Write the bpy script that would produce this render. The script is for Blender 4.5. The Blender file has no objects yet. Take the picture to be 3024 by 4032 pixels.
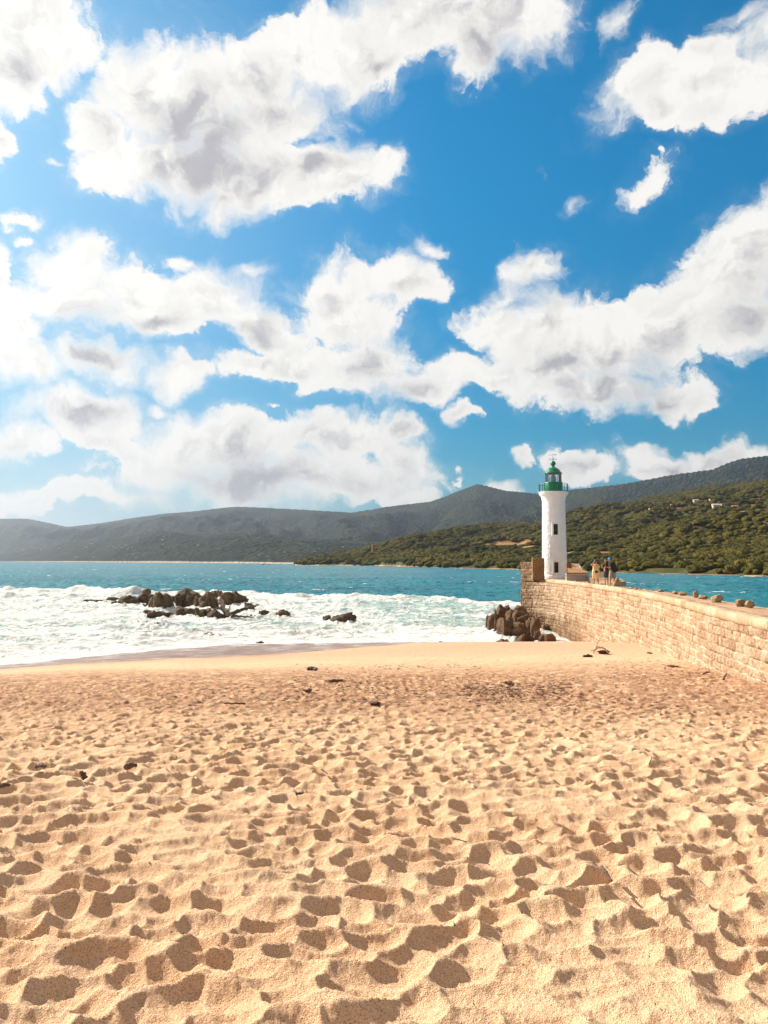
import bpy, bmesh, math, random
import numpy as np
from mathutils import Vector, Matrix, Euler
R = math.radians
scene = bpy.context.scene
col = scene.collection

# ============================ CAMERA, SKY, SUN, EXPOSURE ============================
EYE = 6.1                      # eye height above the sea
FPX, CX, CY = 3028.0, 1512.0, 2016.0
PITCH = math.atan((2206 - CY) / FPX)
cam_d = bpy.data.cameras.new('camera')
cam = bpy.data.objects.new('camera', cam_d); col.objects.link(cam)
cam.location = (0, 0, EYE)
cam.rotation_euler = (R(90) + PITCH, 0, 0)
cam_d.sensor_fit = 'VERTICAL'; cam_d.sensor_height = 36.0
cam_d.lens = 36.0 * FPX / 4032.0
cam_d.clip_start = 0.05; cam_d.clip_end = 60000
scene.camera = cam

def ray(px, py):
    u, v = (px - CX) / FPX, (CY - py) / FPX
    return (u, math.cos(PITCH) - v * math.sin(PITCH), math.sin(PITCH) + v * math.cos(PITCH))
def at(px, py, Y):             # the point at depth Y (metres ahead) seen at a place of the photo
    d = ray(px, py); k = Y / d[1]
    return (d[0] * k, Y, EYE + d[2] * k)
def on_z(px, py, z):           # where that line of sight meets a height
    d = ray(px, py); k = (z - EYE) / d[2]
    return (d[0] * k, d[1] * k, z)

SUN_EL, SUN_AZ = 34.0, -58.0   # azimuth from +Y towards +X
sun_dir = Vector((math.sin(R(SUN_AZ)) * math.cos(R(SUN_EL)), math.cos(R(SUN_AZ)) * math.cos(R(SUN_EL)), math.sin(R(SUN_EL))))
sl = bpy.data.lights.new('sun', 'SUN'); sl.energy = 5.0; sl.angle = R(0.5); sl.color = (1.0, 0.91, 0.78)
so = bpy.data.objects.new('sun', sl); col.objects.link(so); so.location = (-40, 20, 60)
so.rotation_euler = sun_dir.to_track_quat('Z', 'Y').to_euler()

scene.render.engine = 'CYCLES'
scene.view_settings.view_transform = 'Standard'
scene.view_settings.look = 'None'
scene.view_settings.exposure = 0.82
scene.view_settings.gamma = 1.0
scene.view_settings.use_curve_mapping = False
cy = scene.cycles
cy.use_denoising = True
cy.max_bounces = 6; cy.diffuse_bounces = 3; cy.glossy_bounces = 3; cy.transmission_bounces = 5
cy.transparent_max_bounces = 8; cy.volume_bounces = 0
cy.caustics_reflective = False; cy.caustics_refractive = False
cy.use_adaptive_sampling = True; cy.adaptive_threshold = 0.02

# ---- node helper ----
class NT:
    def __init__(s, tree): s.t = tree; s.n = tree.nodes; s.l = tree.links
    def node(s, typ, **kw):
        n = s.n.new(typ)
        for k, v in kw.items(): setattr(n, k, v)
        return n
    def put(s, sock, v):
        if v is None: return
        if isinstance(v, bpy.types.NodeSocket): s.l.new(v, sock)
        else: sock.default_value = v
    def math(s, op, a, b=None, c=None, clamp=False):
        n = s.node('ShaderNodeMath', operation=op, use_clamp=clamp)
        s.put(n.inputs[0], a)
        if b is not None: s.put(n.inputs[1], b)
        if c is not None: s.put(n.inputs[2], c)
        return n.outputs[0]
    def vec(s, op, a, b=None, sc=None):
        n = s.node('ShaderNodeVectorMath', operation=op)
        s.put(n.inputs[0], a)
        if b is not None: s.put(n.inputs[1], b)
        if sc is not None: s.put(n.inputs['Scale'], sc)
        return n.outputs['Value'] if op in ('LENGTH', 'DOT_PRODUCT', 'DISTANCE') else n.outputs[0]
    def noise(s, v, scale, detail=4, rough=0.5, dist=0.0, out='Fac', dim='3D', lac=2.0):
        n = s.node('ShaderNodeTexNoise', noise_dimensions=dim)
        if v is not None: s.l.new(v, n.inputs['Vector'])
        s.put(n.inputs['Scale'], scale); s.put(n.inputs['Detail'], detail); s.put(n.inputs['Roughness'], rough)
        s.put(n.inputs['Distortion'], dist); s.put(n.inputs['Lacunarity'], lac)
        return n.outputs[out]
    def voronoi(s, v, scale, feature='F1', out='Distance', rnd=1.0):
        n = s.node('ShaderNodeTexVoronoi', feature=feature)
        if v is not None: s.l.new(v, n.inputs['Vector'])
        s.put(n.inputs['Scale'], scale); s.put(n.inputs['Randomness'], rnd)
        return n.outputs[out]
    def ss(s, v, a, b, lo=0.0, hi=1.0, smooth=True):
        n = s.node('ShaderNodeMapRange', interpolation_type='SMOOTHSTEP' if smooth else 'LINEAR', clamp=True)
        s.put(n.inputs['Value'], v); s.put(n.inputs['From Min'], a); s.put(n.inputs['From Max'], b)
        s.put(n.inputs['To Min'], lo); s.put(n.inputs['To Max'], hi)
        return n.outputs[0]
    def mix(s, f, a, b, mode='MIX'):
        n = s.node('ShaderNodeMix', data_type='RGBA', blend_type=mode)
        def c(v): return (*v, 1.0) if isinstance(v, (tuple, list)) and len(v) == 3 else v
        s.put(n.inputs[0], f); s.put(n.inputs[6], c(a)); s.put(n.inputs[7], c(b))
        return n.outputs[2]
    def attr(s, name, kind='GEOMETRY', out='Fac'):
        n = s.node('ShaderNodeAttribute', attribute_name=name, attribute_type=kind)
        return n.outputs[out]
    def mapping(s, v, loc=(0, 0, 0), rot=(0, 0, 0), sc=(1, 1, 1), typ='POINT'):
        n = s.node('ShaderNodeMapping', vector_type=typ)
        s.put(n.inputs['Vector'], v); n.inputs['Location'].default_value = loc
        n.inputs['Rotation'].default_value = rot; n.inputs['Scale'].default_value = sc
        return n.outputs[0]
    def bump(s, h, strength=1.0, dist=0.1, normal=None):
        n = s.node('ShaderNodeBump'); s.put(n.inputs['Height'], h)
        n.inputs['Strength'].default_value = strength; n.inputs['Distance'].default_value = dist
        if normal is not None: s.l.new(normal, n.inputs['Normal'])
        return n.outputs[0]

# ---- the sky: Nishita air with cumulus clouds at infinity ----
world = bpy.data.worlds.new("World"); scene.world = world; world.use_nodes = True
def build_world():
    t = NT(world.node_tree); t.n.clear()
    sky = t.node('ShaderNodeTexSky', sky_type='NISHITA', sun_disc=False)
    sky.sun_elevation = R(SUN_EL); sky.sun_rotation = R(SUN_AZ)
    sky.altitude = 0; sky.air_density = 1.0; sky.dust_density = 0.6; sky.ozone_density = 2.5
    d = t.node('ShaderNodeTexCoord').outputs['Generated']
    sep = t.node('ShaderNodeSeparateXYZ'); t.l.new(d, sep.inputs[0])
    x, y, z = sep.outputs
    # stereographic map of directions about north (+Y)
    k = t.math('DIVIDE', 2.0, t.math('ADD', y, 1.02))
    comb = t.node('ShaderNodeCombineXYZ')
    t.l.new(t.math('MULTIPLY', x, k), comb.inputs[0]); t.l.new(t.math('MULTIPLY', z, k), comb.inputs[1])
    uv = comb.outputs[0]
    def UV(dx, dy):            # photo place -> map
        r = Vector(ray(dx * 1.8228, dy * 1.8228)).normalized()
        kk = 2.0 / (r.y + 1.02)
        return r.x * kk, r.z * kk
    S = 1.8228 / FPX
    # ragged outlines: warp the map by two sizes of turbulence
    w1 = t.vec('SUBTRACT', t.noise(uv, 5.5, 3, 0.55, out='Color'), (0.5, 0.5, 0.5))
    w2 = t.vec('SUBTRACT', t.noise(uv, 17.0, 5, 0.62, out='Color'), (0.5, 0.5, 0.5))
    wv = t.vec('ADD', uv, t.vec('SCALE', w1, sc=0.105))
    wv = t.vec('ADD', wv, t.vec('SCALE', w2, sc=0.06))
    wv = t.vec('MULTIPLY', wv, (1, 1, 0))
    gv2 = t.vec('MULTIPLY', t.vec('ADD', uv, t.vec('SCALE', w1, sc=0.13)), (1, 1, 0))
    def blobs(lst, grow, wv=wv):
        acc = None
        for b in lst:
            cx, cyy, rx, ry = b[:4]; rot = b[4] if len(b) > 4 else 0.0; amp = b[5] if len(b) > 5 else 1.0
            u, v = UV(cx, cyy)
            m = t.mapping(wv, (u, v, 0), (0, 0, R(rot)), (rx * S * grow, ry * S * grow, 1), 'TEXTURE')
            g = t.node('ShaderNodeTexGradient', gradient_type='SPHERICAL'); t.l.new(m, g.inputs[0])
            gv = g.outputs['Fac']
            if amp != 1.0: gv = t.math('MULTIPLY', gv, amp)
            acc = gv if acc is None else t.math('SMOOTH_MAX', acc, gv, 0.12)
        return acc
    F = blobs(CLOUDS, 1.7)
    G = blobs(GREYS, 2.1, gv2)
    # how much cloud lies towards the sun and above: it shades the bases and far sides
    sv = t.vec('ADD', gv2, (-0.030, 0.052, 0))
    F2 = blobs([b for b in CLOUDS if b[2] >= 84], 1.6, sv)
    n_edge = t.noise(wv, 8.5, 8, 0.64)
    n_fine = t.noise(wv, 26.0, 6, 0.66)
    # clouds outside the photographed part of the sky
    up = t.math('ABSOLUTE', z)
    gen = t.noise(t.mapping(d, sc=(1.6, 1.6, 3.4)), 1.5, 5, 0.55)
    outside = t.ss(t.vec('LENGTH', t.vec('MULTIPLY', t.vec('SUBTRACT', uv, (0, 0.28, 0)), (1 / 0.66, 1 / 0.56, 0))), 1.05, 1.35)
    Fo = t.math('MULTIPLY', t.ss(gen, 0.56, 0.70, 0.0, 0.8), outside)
    F = t.math('MAXIMUM', F, Fo)
    e = t.math('ADD', F, t.math('MULTIPLY', t.math('SUBTRACT', n_edge, 0.5), 0.95))
    e = t.math('ADD', e, t.math('MULTIPLY', t.math('SUBTRACT', n_fine, 0.5), 0.62))
    soft = t.ss(t.noise(uv, 7.0, 2, 0.5), 0.40, 0.66, 0.11, 0.50)
    cover = t.ss(e, t.math('SUBTRACT', 0.36, t.math('MULTIPLY', soft, 0.30)), t.math('ADD', 0.36, soft))
    cover = t.math('POWER', cover, 0.75)
    thin = t.math('MULTIPLY', t.ss(t.math('ADD', F, t.math('MULTIPLY', t.math('SUBTRACT', n_fine, 0.5), 0.4)), 0.12, 0.5), t.ss(n_edge, 0.42, 0.62, 0.05, 0.50))
    thin = t.math('MULTIPLY', thin, t.math('ADD', 0.9, t.math('MULTIPLY', x, -1.1)))
    cover = t.math('MAXIMUM', cover, thin)
    # thickness, body shade and relief turned to the sun (to the left and above)
    offv = t.vec('ADD', wv, (-0.018, 0.014, 0))
    n_off = t.noise(offv, 11.0, 5, 0.56)
    n_bod = t.noise(wv, 11.0, 5, 0.56)
    n_lo = t.noise(uv, 4.5, 3, 0.5)
    rel = t.math('MULTIPLY', t.math('SUBTRACT', n_bod, n_off), 2.0)
    r_f = t.noise(t.vec('ADD', wv, (-0.007, 0.006, 0)), 26.0, 4, 0.6)
    rel = t.math('ADD', rel, t.math('MULTIPLY', t.math('SUBTRACT', n_fine, r_f), 0.9))
    thick = t.ss(e, 0.40, 1.10)
    grey = t.math('MULTIPLY', t.ss(t.math('ADD', G, t.math('MULTIPLY', t.math('SUBTRACT', n_lo, 0.5), 0.4)), 0.0, 0.75), thick)
    occ = t.math('MULTIPLY', t.ss(t.math('ADD', F2, t.math('MULTIPLY', t.math('SUBTRACT', n_bod, 0.5), 0.7)), 0.25, 1.0), thick)
    lum = t.math('SUBTRACT', 0.98, t.math('MULTIPLY', grey, 0.15))
    lum = t.math('SUBTRACT', lum, t.math('MULTIPLY', occ, 0.34))
    lum = t.math('SUBTRACT', lum, t.math('MULTIPLY', t.ss(n_lo, 0.42, 0.70), t.math('MULTIPLY', thick, 0.08)))
    lum = t.math('ADD', lum, t.math('MULTIPLY', rel, thick))
    lum = t.math('SMOOTH_MAX', lum, 0.54, 0.16)
    lum = t.math('MINIMUM', lum, 1.0)
    ccol = t.mix(t.ss(lum, 0.40, 0.92), (0.86, 0.835, 0.91), (1.0, 0.975, 0.93))
    cloud = t.mix(1.0, ccol, t.node('ShaderNodeCombineColor').outputs[0], 'MULTIPLY')
    cc = t.n[-1] if False else None
    cv = t.node('ShaderNodeCombineXYZ')
    for i in range(3): t.l.new(lum, cv.inputs[i])
    cloud = t.vec('MULTIPLY', ccol, cv.outputs[0])
    cloud = t.vec('SCALE', cloud, sc=CLOUD_GAIN)
    skyc = t.vec('MULTIPLY', sky.outputs[0], SKY_TINT)
    skyc = t.vec('SCALE', skyc, sc=t.ss(z, -0.05, 0.55, 0.56, 1.0))
    # pale, bright air low down and to the left, towards the sun
    low = t.ss(z, -0.02, 0.30, 1.0, 0.0, smooth=False)
    low = t.math('POWER', low, 2.6)
    left = t.ss(t.math('ADD', t.math('MULTIPLY', x, -0.9), t.math('MULTIPLY', y, 0.35)), 0.22, 0.95)
    veil = t.math('ADD', t.math('MULTIPLY', low, t.math('ADD', 0.38, t.math('MULTIPLY', left, 0.6))), t.math('MULTIPLY', left, 0.62), clamp=True)
    veil = t.math('MULTIPLY', veil, 0.93)
    skyc = t.mix(veil, skyc, tuple(c * CLOUD_GAIN for c in (0.66, 0.78, 0.86)))
    final = t.mix(cover, skyc, cloud)
    # unseen part of the sky: warm milky tone added to warm the fill light
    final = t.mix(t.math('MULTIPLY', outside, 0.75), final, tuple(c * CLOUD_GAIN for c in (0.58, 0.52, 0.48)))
    # low clouds melt into the pale air
    final = t.mix(t.math('MULTIPLY', t.math('POWER', low, 2.2), t.math('ADD', 0.25, t.math('MULTIPLY', left, 0.55))), final, tuple(c * CLOUD_GAIN for c in (0.70, 0.72, 0.73)))
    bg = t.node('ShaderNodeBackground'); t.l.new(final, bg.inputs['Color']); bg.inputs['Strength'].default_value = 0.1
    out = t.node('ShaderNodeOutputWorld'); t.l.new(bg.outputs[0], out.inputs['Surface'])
    world.cycles.sampling_method = 'MANUAL'; world.cycles.sample_map_resolution = 512
CLOUD_GAIN = 5.7
SKY_TINT = (0.0, 0.63, 0.82)
CLOUDS = [
 (50, 40, 135, 85), (5, 140, 66, 75), (150, 55, 50, 50), (-25, 280, 40, 50),
 (330, 175, 110, 80), (215, 270, 74, 62), (250, 350, 90, 60), (450, 250, 190, 140), (400, 350, 200, 85), (560, 370, 190, 75), (700, 370, 150, 70), (820, 350, 62, 45), (500, 420, 50, 40, 0, .9),
 (540, 150, 110, 70), (640, 100, 110, 60), (600, 230, 110, 70), (760, 90, 130, 80), (870, 50, 140, 80), (1000, 30, 150, 90), (1120, 20, 120, 90), (1020, 115, 60, 55), (820, 140, 50, 30),
 (1480, 170, 150, 52, 14, .84), (1570, 175, 115, 70, 8, .86), (1620, 60, 90, 66, 0, .74), (1395, 165, 56, 52, 30, .84), (1450, 240, 66, 34, -10, .8), (1500, 110, 80, 40, 30, .8), (1560, 20, 60, 30, 20, .7), (1650, 170, 60, 50),
 (1392, 392, 74, 38, 35, .72), (1270, 420, 36, 18, 40, .56), (1347, 30, 24, 44, -15, .58), (1345, 150, 28, 24, 0, .52), (1430, 330, 14, 14, 0, .55),
 (12, 590, 34, 70), (50, 700, 70, 80), (160, 585, 72, 70), (170, 665, 100, 66), (300, 640, 115, 70), (445, 650, 110, 70), (545, 720, 90, 45, -18), (340, 700, 130, 38), (382, 558, 42, 26, 0, .8), (545, 590, 52, 26, -10, .7), (60, 460, 40, 20, 0, .75), (70, 500, 30, 16, -30, .6), (110, 340, 30, 18, 0, .6),
 (210, 790, 100, 40), (60, 800, 90, 60), (150, 890, 140, 48), (25, 945, 65, 34), (230, 950, 90, 26, -8, .85), (340, 880, 40, 20, 0, .5),
 (375, 815, 55, 38, 0, .9), (540, 800, 110, 32), (640, 790, 60, 45), (750, 670, 110, 95), (790, 790, 160, 80), (860, 610, 90, 50), (690, 640, 60, 40, 0, .8), (920, 840, 100, 48), (1010, 895, 34, 26, 0, .85), (918, 535, 46, 28, -15, .72), (980, 800, 60, 40, 0, .9),
 (1150, 572, 76, 38, 22, .74), (1075, 640, 66, 34, 30, .72), (1040, 690, 70, 38), (1170, 700, 120, 75), (1060, 800, 75, 35), (1190, 800, 150, 75), (1310, 745, 180, 115), (1440, 690, 170, 95, 15), (1580, 590, 110, 110, 35), (1640, 540, 70, 80), (1620, 690, 110, 70), (1290, 850, 210, 48), (1440, 860, 90, 34), (1505, 880, 30, 22, 0, .8), (1640, 440, 28, 30, 0, .7),
 (500, 960, 230, 60), (700, 945, 200, 50), (330, 985, 95, 46), (600, 1030, 340, 58), (860, 1000, 70, 50), (870, 935, 50, 24), (860, 1070, 80, 40, 0, .9), (50, 1075, 160, 34, 0, .8), (250, 1070, 170, 30, 0, .8), (590, 880, 40, 14, 0, .5),
 (985, 1014, 20, 10, 0, .8), (1085, 1042, 40, 22), (1150, 995, 34, 26, 0, .85), (1260, 1010, 74, 34), (1375, 985, 48, 34), (1430, 1015, 90, 34), (1530, 1000, 80, 30), (1630, 980, 90, 32)]
GREYS = [
 (470, 250, 150, 85), (600, 320, 110, 60), (400, 300, 110, 60, 0, .7), (60, 50, 90, 50), (900, 60, 130, 40, 0, .75), (1050, 30, 120, 50, 0, .75), (720, 120, 100, 30, 0, .5),
 (450, 700, 110, 32), (560, 745, 60, 24), (300, 705, 90, 22, 0, .6), (10, 600, 22, 50, 0, .7), (240, 822, 70, 22, 0, .4), (150, 905, 100, 24, 0, .4), (30, 955, 55, 20, 0, .6),
 (1310, 770, 160, 30, 0, .9), (1290, 865, 200, 26), (1440, 860, 100, 34), (1590, 735, 100, 36), (940, 850, 80, 26, 0, .8), (800, 810, 110, 24, 0, .6), (1180, 710, 60, 24, 0, .5),
 (720, 965, 200, 30), (480, 1000, 180, 24), (640, 1040, 240, 22, 0, .8), (870, 970, 60, 24), (1280, 1025, 70, 14, 0, .6), (1440, 1030, 90, 14, 0, .6), (1500, 190, 100, 24, 10, .35)]
build_world()

# ============================ HELPERS ============================
def mat(name):
    m = bpy.data.materials.new(name); m.use_nodes = True
    t = NT(m.node_tree); t.n.clear()
    p = t.node('ShaderNodeBsdfPrincipled'); o = t.node('ShaderNodeOutputMaterial')
    t.l.new(p.outputs[0], o.inputs['Surface'])
    t.p = p
    return m, t
def rgb3(c): return (*c, 1.0)
def simple_mat(name, c1, c2=None, rough=0.6, scale=8.0, metal=0.0, bump=0.0, bdist=0.01, spec=0.5, detail=4, coords='Object'):
    m, t = mat(name)
    v = t.node('ShaderNodeTexCoord').outputs[coords]
    if c2 is None: c2 = tuple(x * 0.8 for x in c1)
    n = t.noise(v, scale, detail, 0.6)
    t.put(t.p.inputs['Base Color'], t.mix(t.ss(n, 0.35, 0.65), c2, c1))
    t.p.inputs['Roughness'].default_value = rough; t.p.inputs['Metallic'].default_value = metal
    t.p.inputs['Specular IOR Level'].default_value = spec
    if bump: t.put(t.p.inputs['Normal'], t.bump(t.noise(v, scale * 2.5, 5, 0.6), bump, bdist))
    return m
def tag(o, label=None, cat=None, group=None, kind=None):
    if label: o['label'] = label
    if cat: o['category'] = cat
    if group: o['group'] = group
    if kind: o['kind'] = kind
    return o
def empty(name, loc=(0, 0, 0), rz=0.0):
    o = bpy.data.objects.new(name, None); o.location = loc; o.rotation_euler = (0, 0, rz); o.empty_display_size = 0.3
    col.objects.link(o); return o
def link(name, me, material=None, parent=None, smooth=True, loc=None):
    o = bpy.data.objects.new(name, me); col.objects.link(o)
    if material is not None:
        me.materials.clear(); me.materials.append(material)
    if parent is not None: o.parent = parent
    if loc is not None: o.location = loc
    if smooth: me.shade_smooth()
    return o
def np_mesh(name, verts, faces):
    """verts (n,3); faces (m,k) one face size"""
    verts = np.ascontiguousarray(verts, dtype=np.float32); faces = np.ascontiguousarray(faces, dtype=np.int32)
    me = bpy.data.meshes.new(name); k = faces.shape[1]
    me.vertices.add(len(verts)); me.vertices.foreach_set('co', verts.ravel())
    me.loops.add(faces.size); me.loops.foreach_set('vertex_index', faces.ravel())
    me.polygons.add(len(faces)); me.polygons.foreach_set('loop_start', np.arange(0, faces.size, k, dtype=np.int32))
    me.polygons.foreach_set('loop_total', np.full(len(faces), k, dtype=np.int32))
    me.update(calc_edges=True); me.validate()
    return me
def grid_mesh(name, X, Y, Z, attrs=None):
    r, c = X.shape
    idx = np.arange(r * c).reshape(r, c)
    f = np.stack([idx[:-1, :-1], idx[:-1, 1:], idx[1:, 1:], idx[1:, :-1]], -1).reshape(-1, 4)
    me = np_mesh(name, np.stack([X, Y, Z], -1).reshape(-1, 3), f)
    for k, a in (attrs or {}).items():
        at_ = me.attributes.new(k, 'FLOAT', 'POINT'); at_.data.foreach_set('value', np.ascontiguousarray(a, dtype=np.float32).ravel())
    return me
def add_attr(me, name, a):
    at_ = me.attributes.new(name, 'FLOAT', 'POINT'); at_.data.foreach_set('value', np.ascontiguousarray(a, dtype=np.float32).ravel())

# ---- numpy noise ----
def h2(ix, iy, seed=0):
    ix = ix.astype(np.int64); iy = iy.astype(np.int64)
    n = (ix * 374761393 + iy * 668265263 + seed * 1442695041) & 0xffffffff
    n = ((n ^ (n >> 13)) * 1274126177) & 0xffffffff
    n = ((n ^ (n >> 16)) * 2246822519) & 0xffffffff
    return ((n ^ (n >> 15)) & 0xffffff) / float(0xffffff)
def h3(ix, iy, iz, seed=0): return h2(ix + iz * 7919, iy - iz * 4447 + 31 * iz, seed)
def perlin2(x, y, seed=0):
    xi = np.floor(x); yi = np.floor(y); xf = x - xi; yf = y - yi
    u = xf * xf * xf * (xf * (xf * 6 - 15) + 10); v = yf * yf * yf * (yf * (yf * 6 - 15) + 10)
    def g(dx, dy):
        a = h2(xi + dx, yi + dy, seed) * 2 * np.pi
        return np.cos(a) * (xf - dx) + np.sin(a) * (yf - dy)
    n0 = g(0, 0) * (1 - u) + g(1, 0) * u; n1 = g(0, 1) * (1 - u) + g(1, 1) * u
    return (n0 * (1 - v) + n1 * v) * 1.5
def fbm2(x, y, octv=4, seed=0, gain=0.5, lac=2.03):
    s = np.zeros_like(x, dtype=float); a = 1.0
    for i in range(octv):
        s += a * perlin2(x, y, seed + i * 17); x = x * lac + 11.3; y = y * lac - 7.7; a *= gain
    return s
def vnoise3(p, seed=0):
    i = np.floor(p); f = p - i; f = f * f * (3 - 2 * f); s = 0
    for dx in (0, 1):
        for dy in (0, 1):
            for dz in (0, 1):
                w = (f[:, 0] if dx else 1 - f[:, 0]) * (f[:, 1] if dy else 1 - f[:, 1]) * (f[:, 2] if dz else 1 - f[:, 2])
                s = s + w * h3(i[:, 0] + dx, i[:, 1] + dy, i[:, 2] + dz, seed)
    return s * 2 - 1
def fbm3(p, octv=4, seed=0, gain=0.5):
    s = 0; a = 1.0
    for k in range(octv): s = s + a * vnoise3(p * 2.0 ** k + 3.1 * k, seed + 13 * k); a *= gain
    return s
def sstep(x, a, b):
    t = np.clip((x - a) / (b - a), 0, 1); return t * t * (3 - 2 * t)
def smooth_interp(xs, ys, lo, hi, n=2000, w=0.03):
    """piecewise-linear curve rounded by a moving average; returns a function"""
    g = np.linspace(lo, hi, n); v = np.interp(g, xs, ys); k = max(3, int(n * w)); ker = np.hanning(k + 2); ker /= ker.sum()
    v = np.convolve(np.pad(v, k, mode='edge'), ker, mode='same')[k:-k]
    return lambda x: np.interp(x, g, v)
_ico = {}
def ico(level):
    if level not in _ico:
        bm = bmesh.new(); bmesh.ops.create_icosphere(bm, subdivisions=level, radius=1.0)
        v = np.array([x.co[:] for x in bm.verts]); f = np.array([[q.index for q in p.verts] for p in bm.faces]); bm.free()
        _ico[level] = (v / np.linalg.norm(v, axis=1)[:, None], f)
    return _ico[level]
class MB:
    """collects simple shapes, builds them as ONE mesh object"""
    def __init__(s): s.bm = bmesh.new()
    def box(s, c, size, rot=None, bevel=0.0, seg=1):
        r = bmesh.ops.create_cube(s.bm, size=1.0); vs = r['verts']
        M = Matrix.Translation(c) @ (rot.to_matrix().to_4x4() if rot is not None else Matrix.Identity(4)) @ Matrix.Diagonal((*size, 1))
        bmesh.ops.transform(s.bm, matrix=M, verts=vs)
        if bevel > 0:
            es = list({e for v in vs for e in v.link_edges})
            bmesh.ops.bevel(s.bm, geom=es, offset=bevel, segments=seg, affect='EDGES', profile=0.6)
        return s
    def tube(s, pts, rad, n=8, cap=True):
        pts = [Vector(p) for p in pts]; rings = []
        if not isinstance(rad, (list, tuple)): rad = [rad] * len(pts)
        up = Vector((0, 0, 1))
        for i, p in enumerate(pts):
            a = pts[max(0, i - 1)]; b = pts[min(len(pts) - 1, i + 1)]; t = (b - a).normalized()
            q = up if abs(t.dot(up)) < 0.95 else Vector((1, 0, 0))
            x = t.cross(q).normalized(); y = x.cross(t).normalized()
            rings.append([s.bm.verts.new(p + (x * math.cos(2 * math.pi * k / n) + y * math.sin(2 * math.pi * k / n)) * rad[i]) for k in range(n)])
        for a, b in zip(rings[:-1], rings[1:]):
            for k in range(n): s.bm.faces.new((a[k], a[(k + 1) % n], b[(k + 1) % n], b[k]))
        if cap: s.bm.faces.new(rings[0][::-1]); s.bm.faces.new(rings[-1])
        return s
    def lathe(s, prof, c=(0, 0, 0), n=48, close=False):
        rings = []
        for r, z in prof:
            rings.append([s.bm.verts.new((c[0] + r * math.cos(2 * math.pi * k / n), c[1] + r * math.sin(2 * math.pi * k / n), c[2] + z)) for k in range(n)])
        for a, b in zip(rings[:-1], rings[1:]):
            for k in range(n): s.bm.faces.new((a[k], a[(k + 1) % n], b[(k + 1) % n], b[k]))
        if close: s.bm.faces.new(rings[0][::-1]); s.bm.faces.new(rings[-1])
        return s
    def prism(s, poly, z0, z1, M=None):
        a = [s.bm.verts.new((x, y, z0)) for x, y in poly]; b = [s.bm.verts.new((x, y, z1)) for x, y in poly]; n = len(poly)
        s.bm.faces.new(a[::-1]); s.bm.faces.new(b)
        for k in range(n): s.bm.faces.new((a[k], a[(k + 1) % n], b[(k + 1) % n], b[k]))
        if M is not None: bmesh.ops.transform(s.bm, matrix=M, verts=a + b)
        return s
    def poly3(s, pts, faces):
        v = [s.bm.verts.new(p) for p in pts]
        for f in faces: s.bm.faces.new([v[i] for i in f])
        return s
    def build(s, name, material, parent=None, smooth=False):
        bmesh.ops.recalc_face_normals(s.bm, faces=s.bm.faces)
        me = bpy.data.meshes.new(name); s.bm.to_mesh(me); s.bm.free()
        return link(name, me, material, parent, smooth)

# ============================ BEACH SAND ============================
_prof = smooth_interp([-6, 0, 2.6, 8, 14, 20.6, 27, 33, 41.5, 50, 57, 62, 75, 120, 200],
                      [4.62, 4.56, 4.50, 4.05, 3.4, 2.8, 2.32, 2.02, 1.62, 0.82, 0.12, -0.35, -1.4, -3.2, -5.0], -6, 200, 4000, 0.018)
_prof2 = smooth_interp([-6, 0, 2.6, 8, 14, 20.6, 27, 30, 36, 42, 50, 57, 62, 75, 120, 200],
                      [4.62, 4.56, 4.50, 4.05, 3.4, 2.82, 2.28, 2.04, 1.60, 1.14, 0.55, 0.12, -0.25, -1.3, -3.2, -5.0], -6, 200, 4000, 0.015)
_shore = smooth_interp([-90, -60, -30, -22.2, -18.7, -16.4, -14, -10, 0, 10, 30], [10, 24, 38, 44.7, 48.6, 51.0, 53.6, 56.2, 57.2, 57.6, 58], -90, 60, 3000, 0.02)
def lee(X, Y):
    """metres beyond the seaward side of the jetty, where the water is open and deep"""
    return X - np.interp(Y, [4, 20, 32, 42, 55, 62, 74, 80, 200], [12.3, 12.5, 13.9, 15.0, 15.9, 19.4, 20.0, 45.0, 300.0])
def sand_base(X, Y):
    s = _shore(X)
    w = sstep(Y, 12, 42)
    t = Y + (57 - s) * w
    b = sstep(X, -5.0, 6.0)
    z = _prof(t) * b + _prof2(t) * (1 - b)
    z = z + 0.05 * fbm2(X / 6.0, Y / 6.0, 2, 3) * sstep(z, 0.2, 1.0)
    dr = sstep(lee(X, Y), -1.6, 1.5)
    z = z * (1 - dr) - 1.6 * dr
    return z, t
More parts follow.
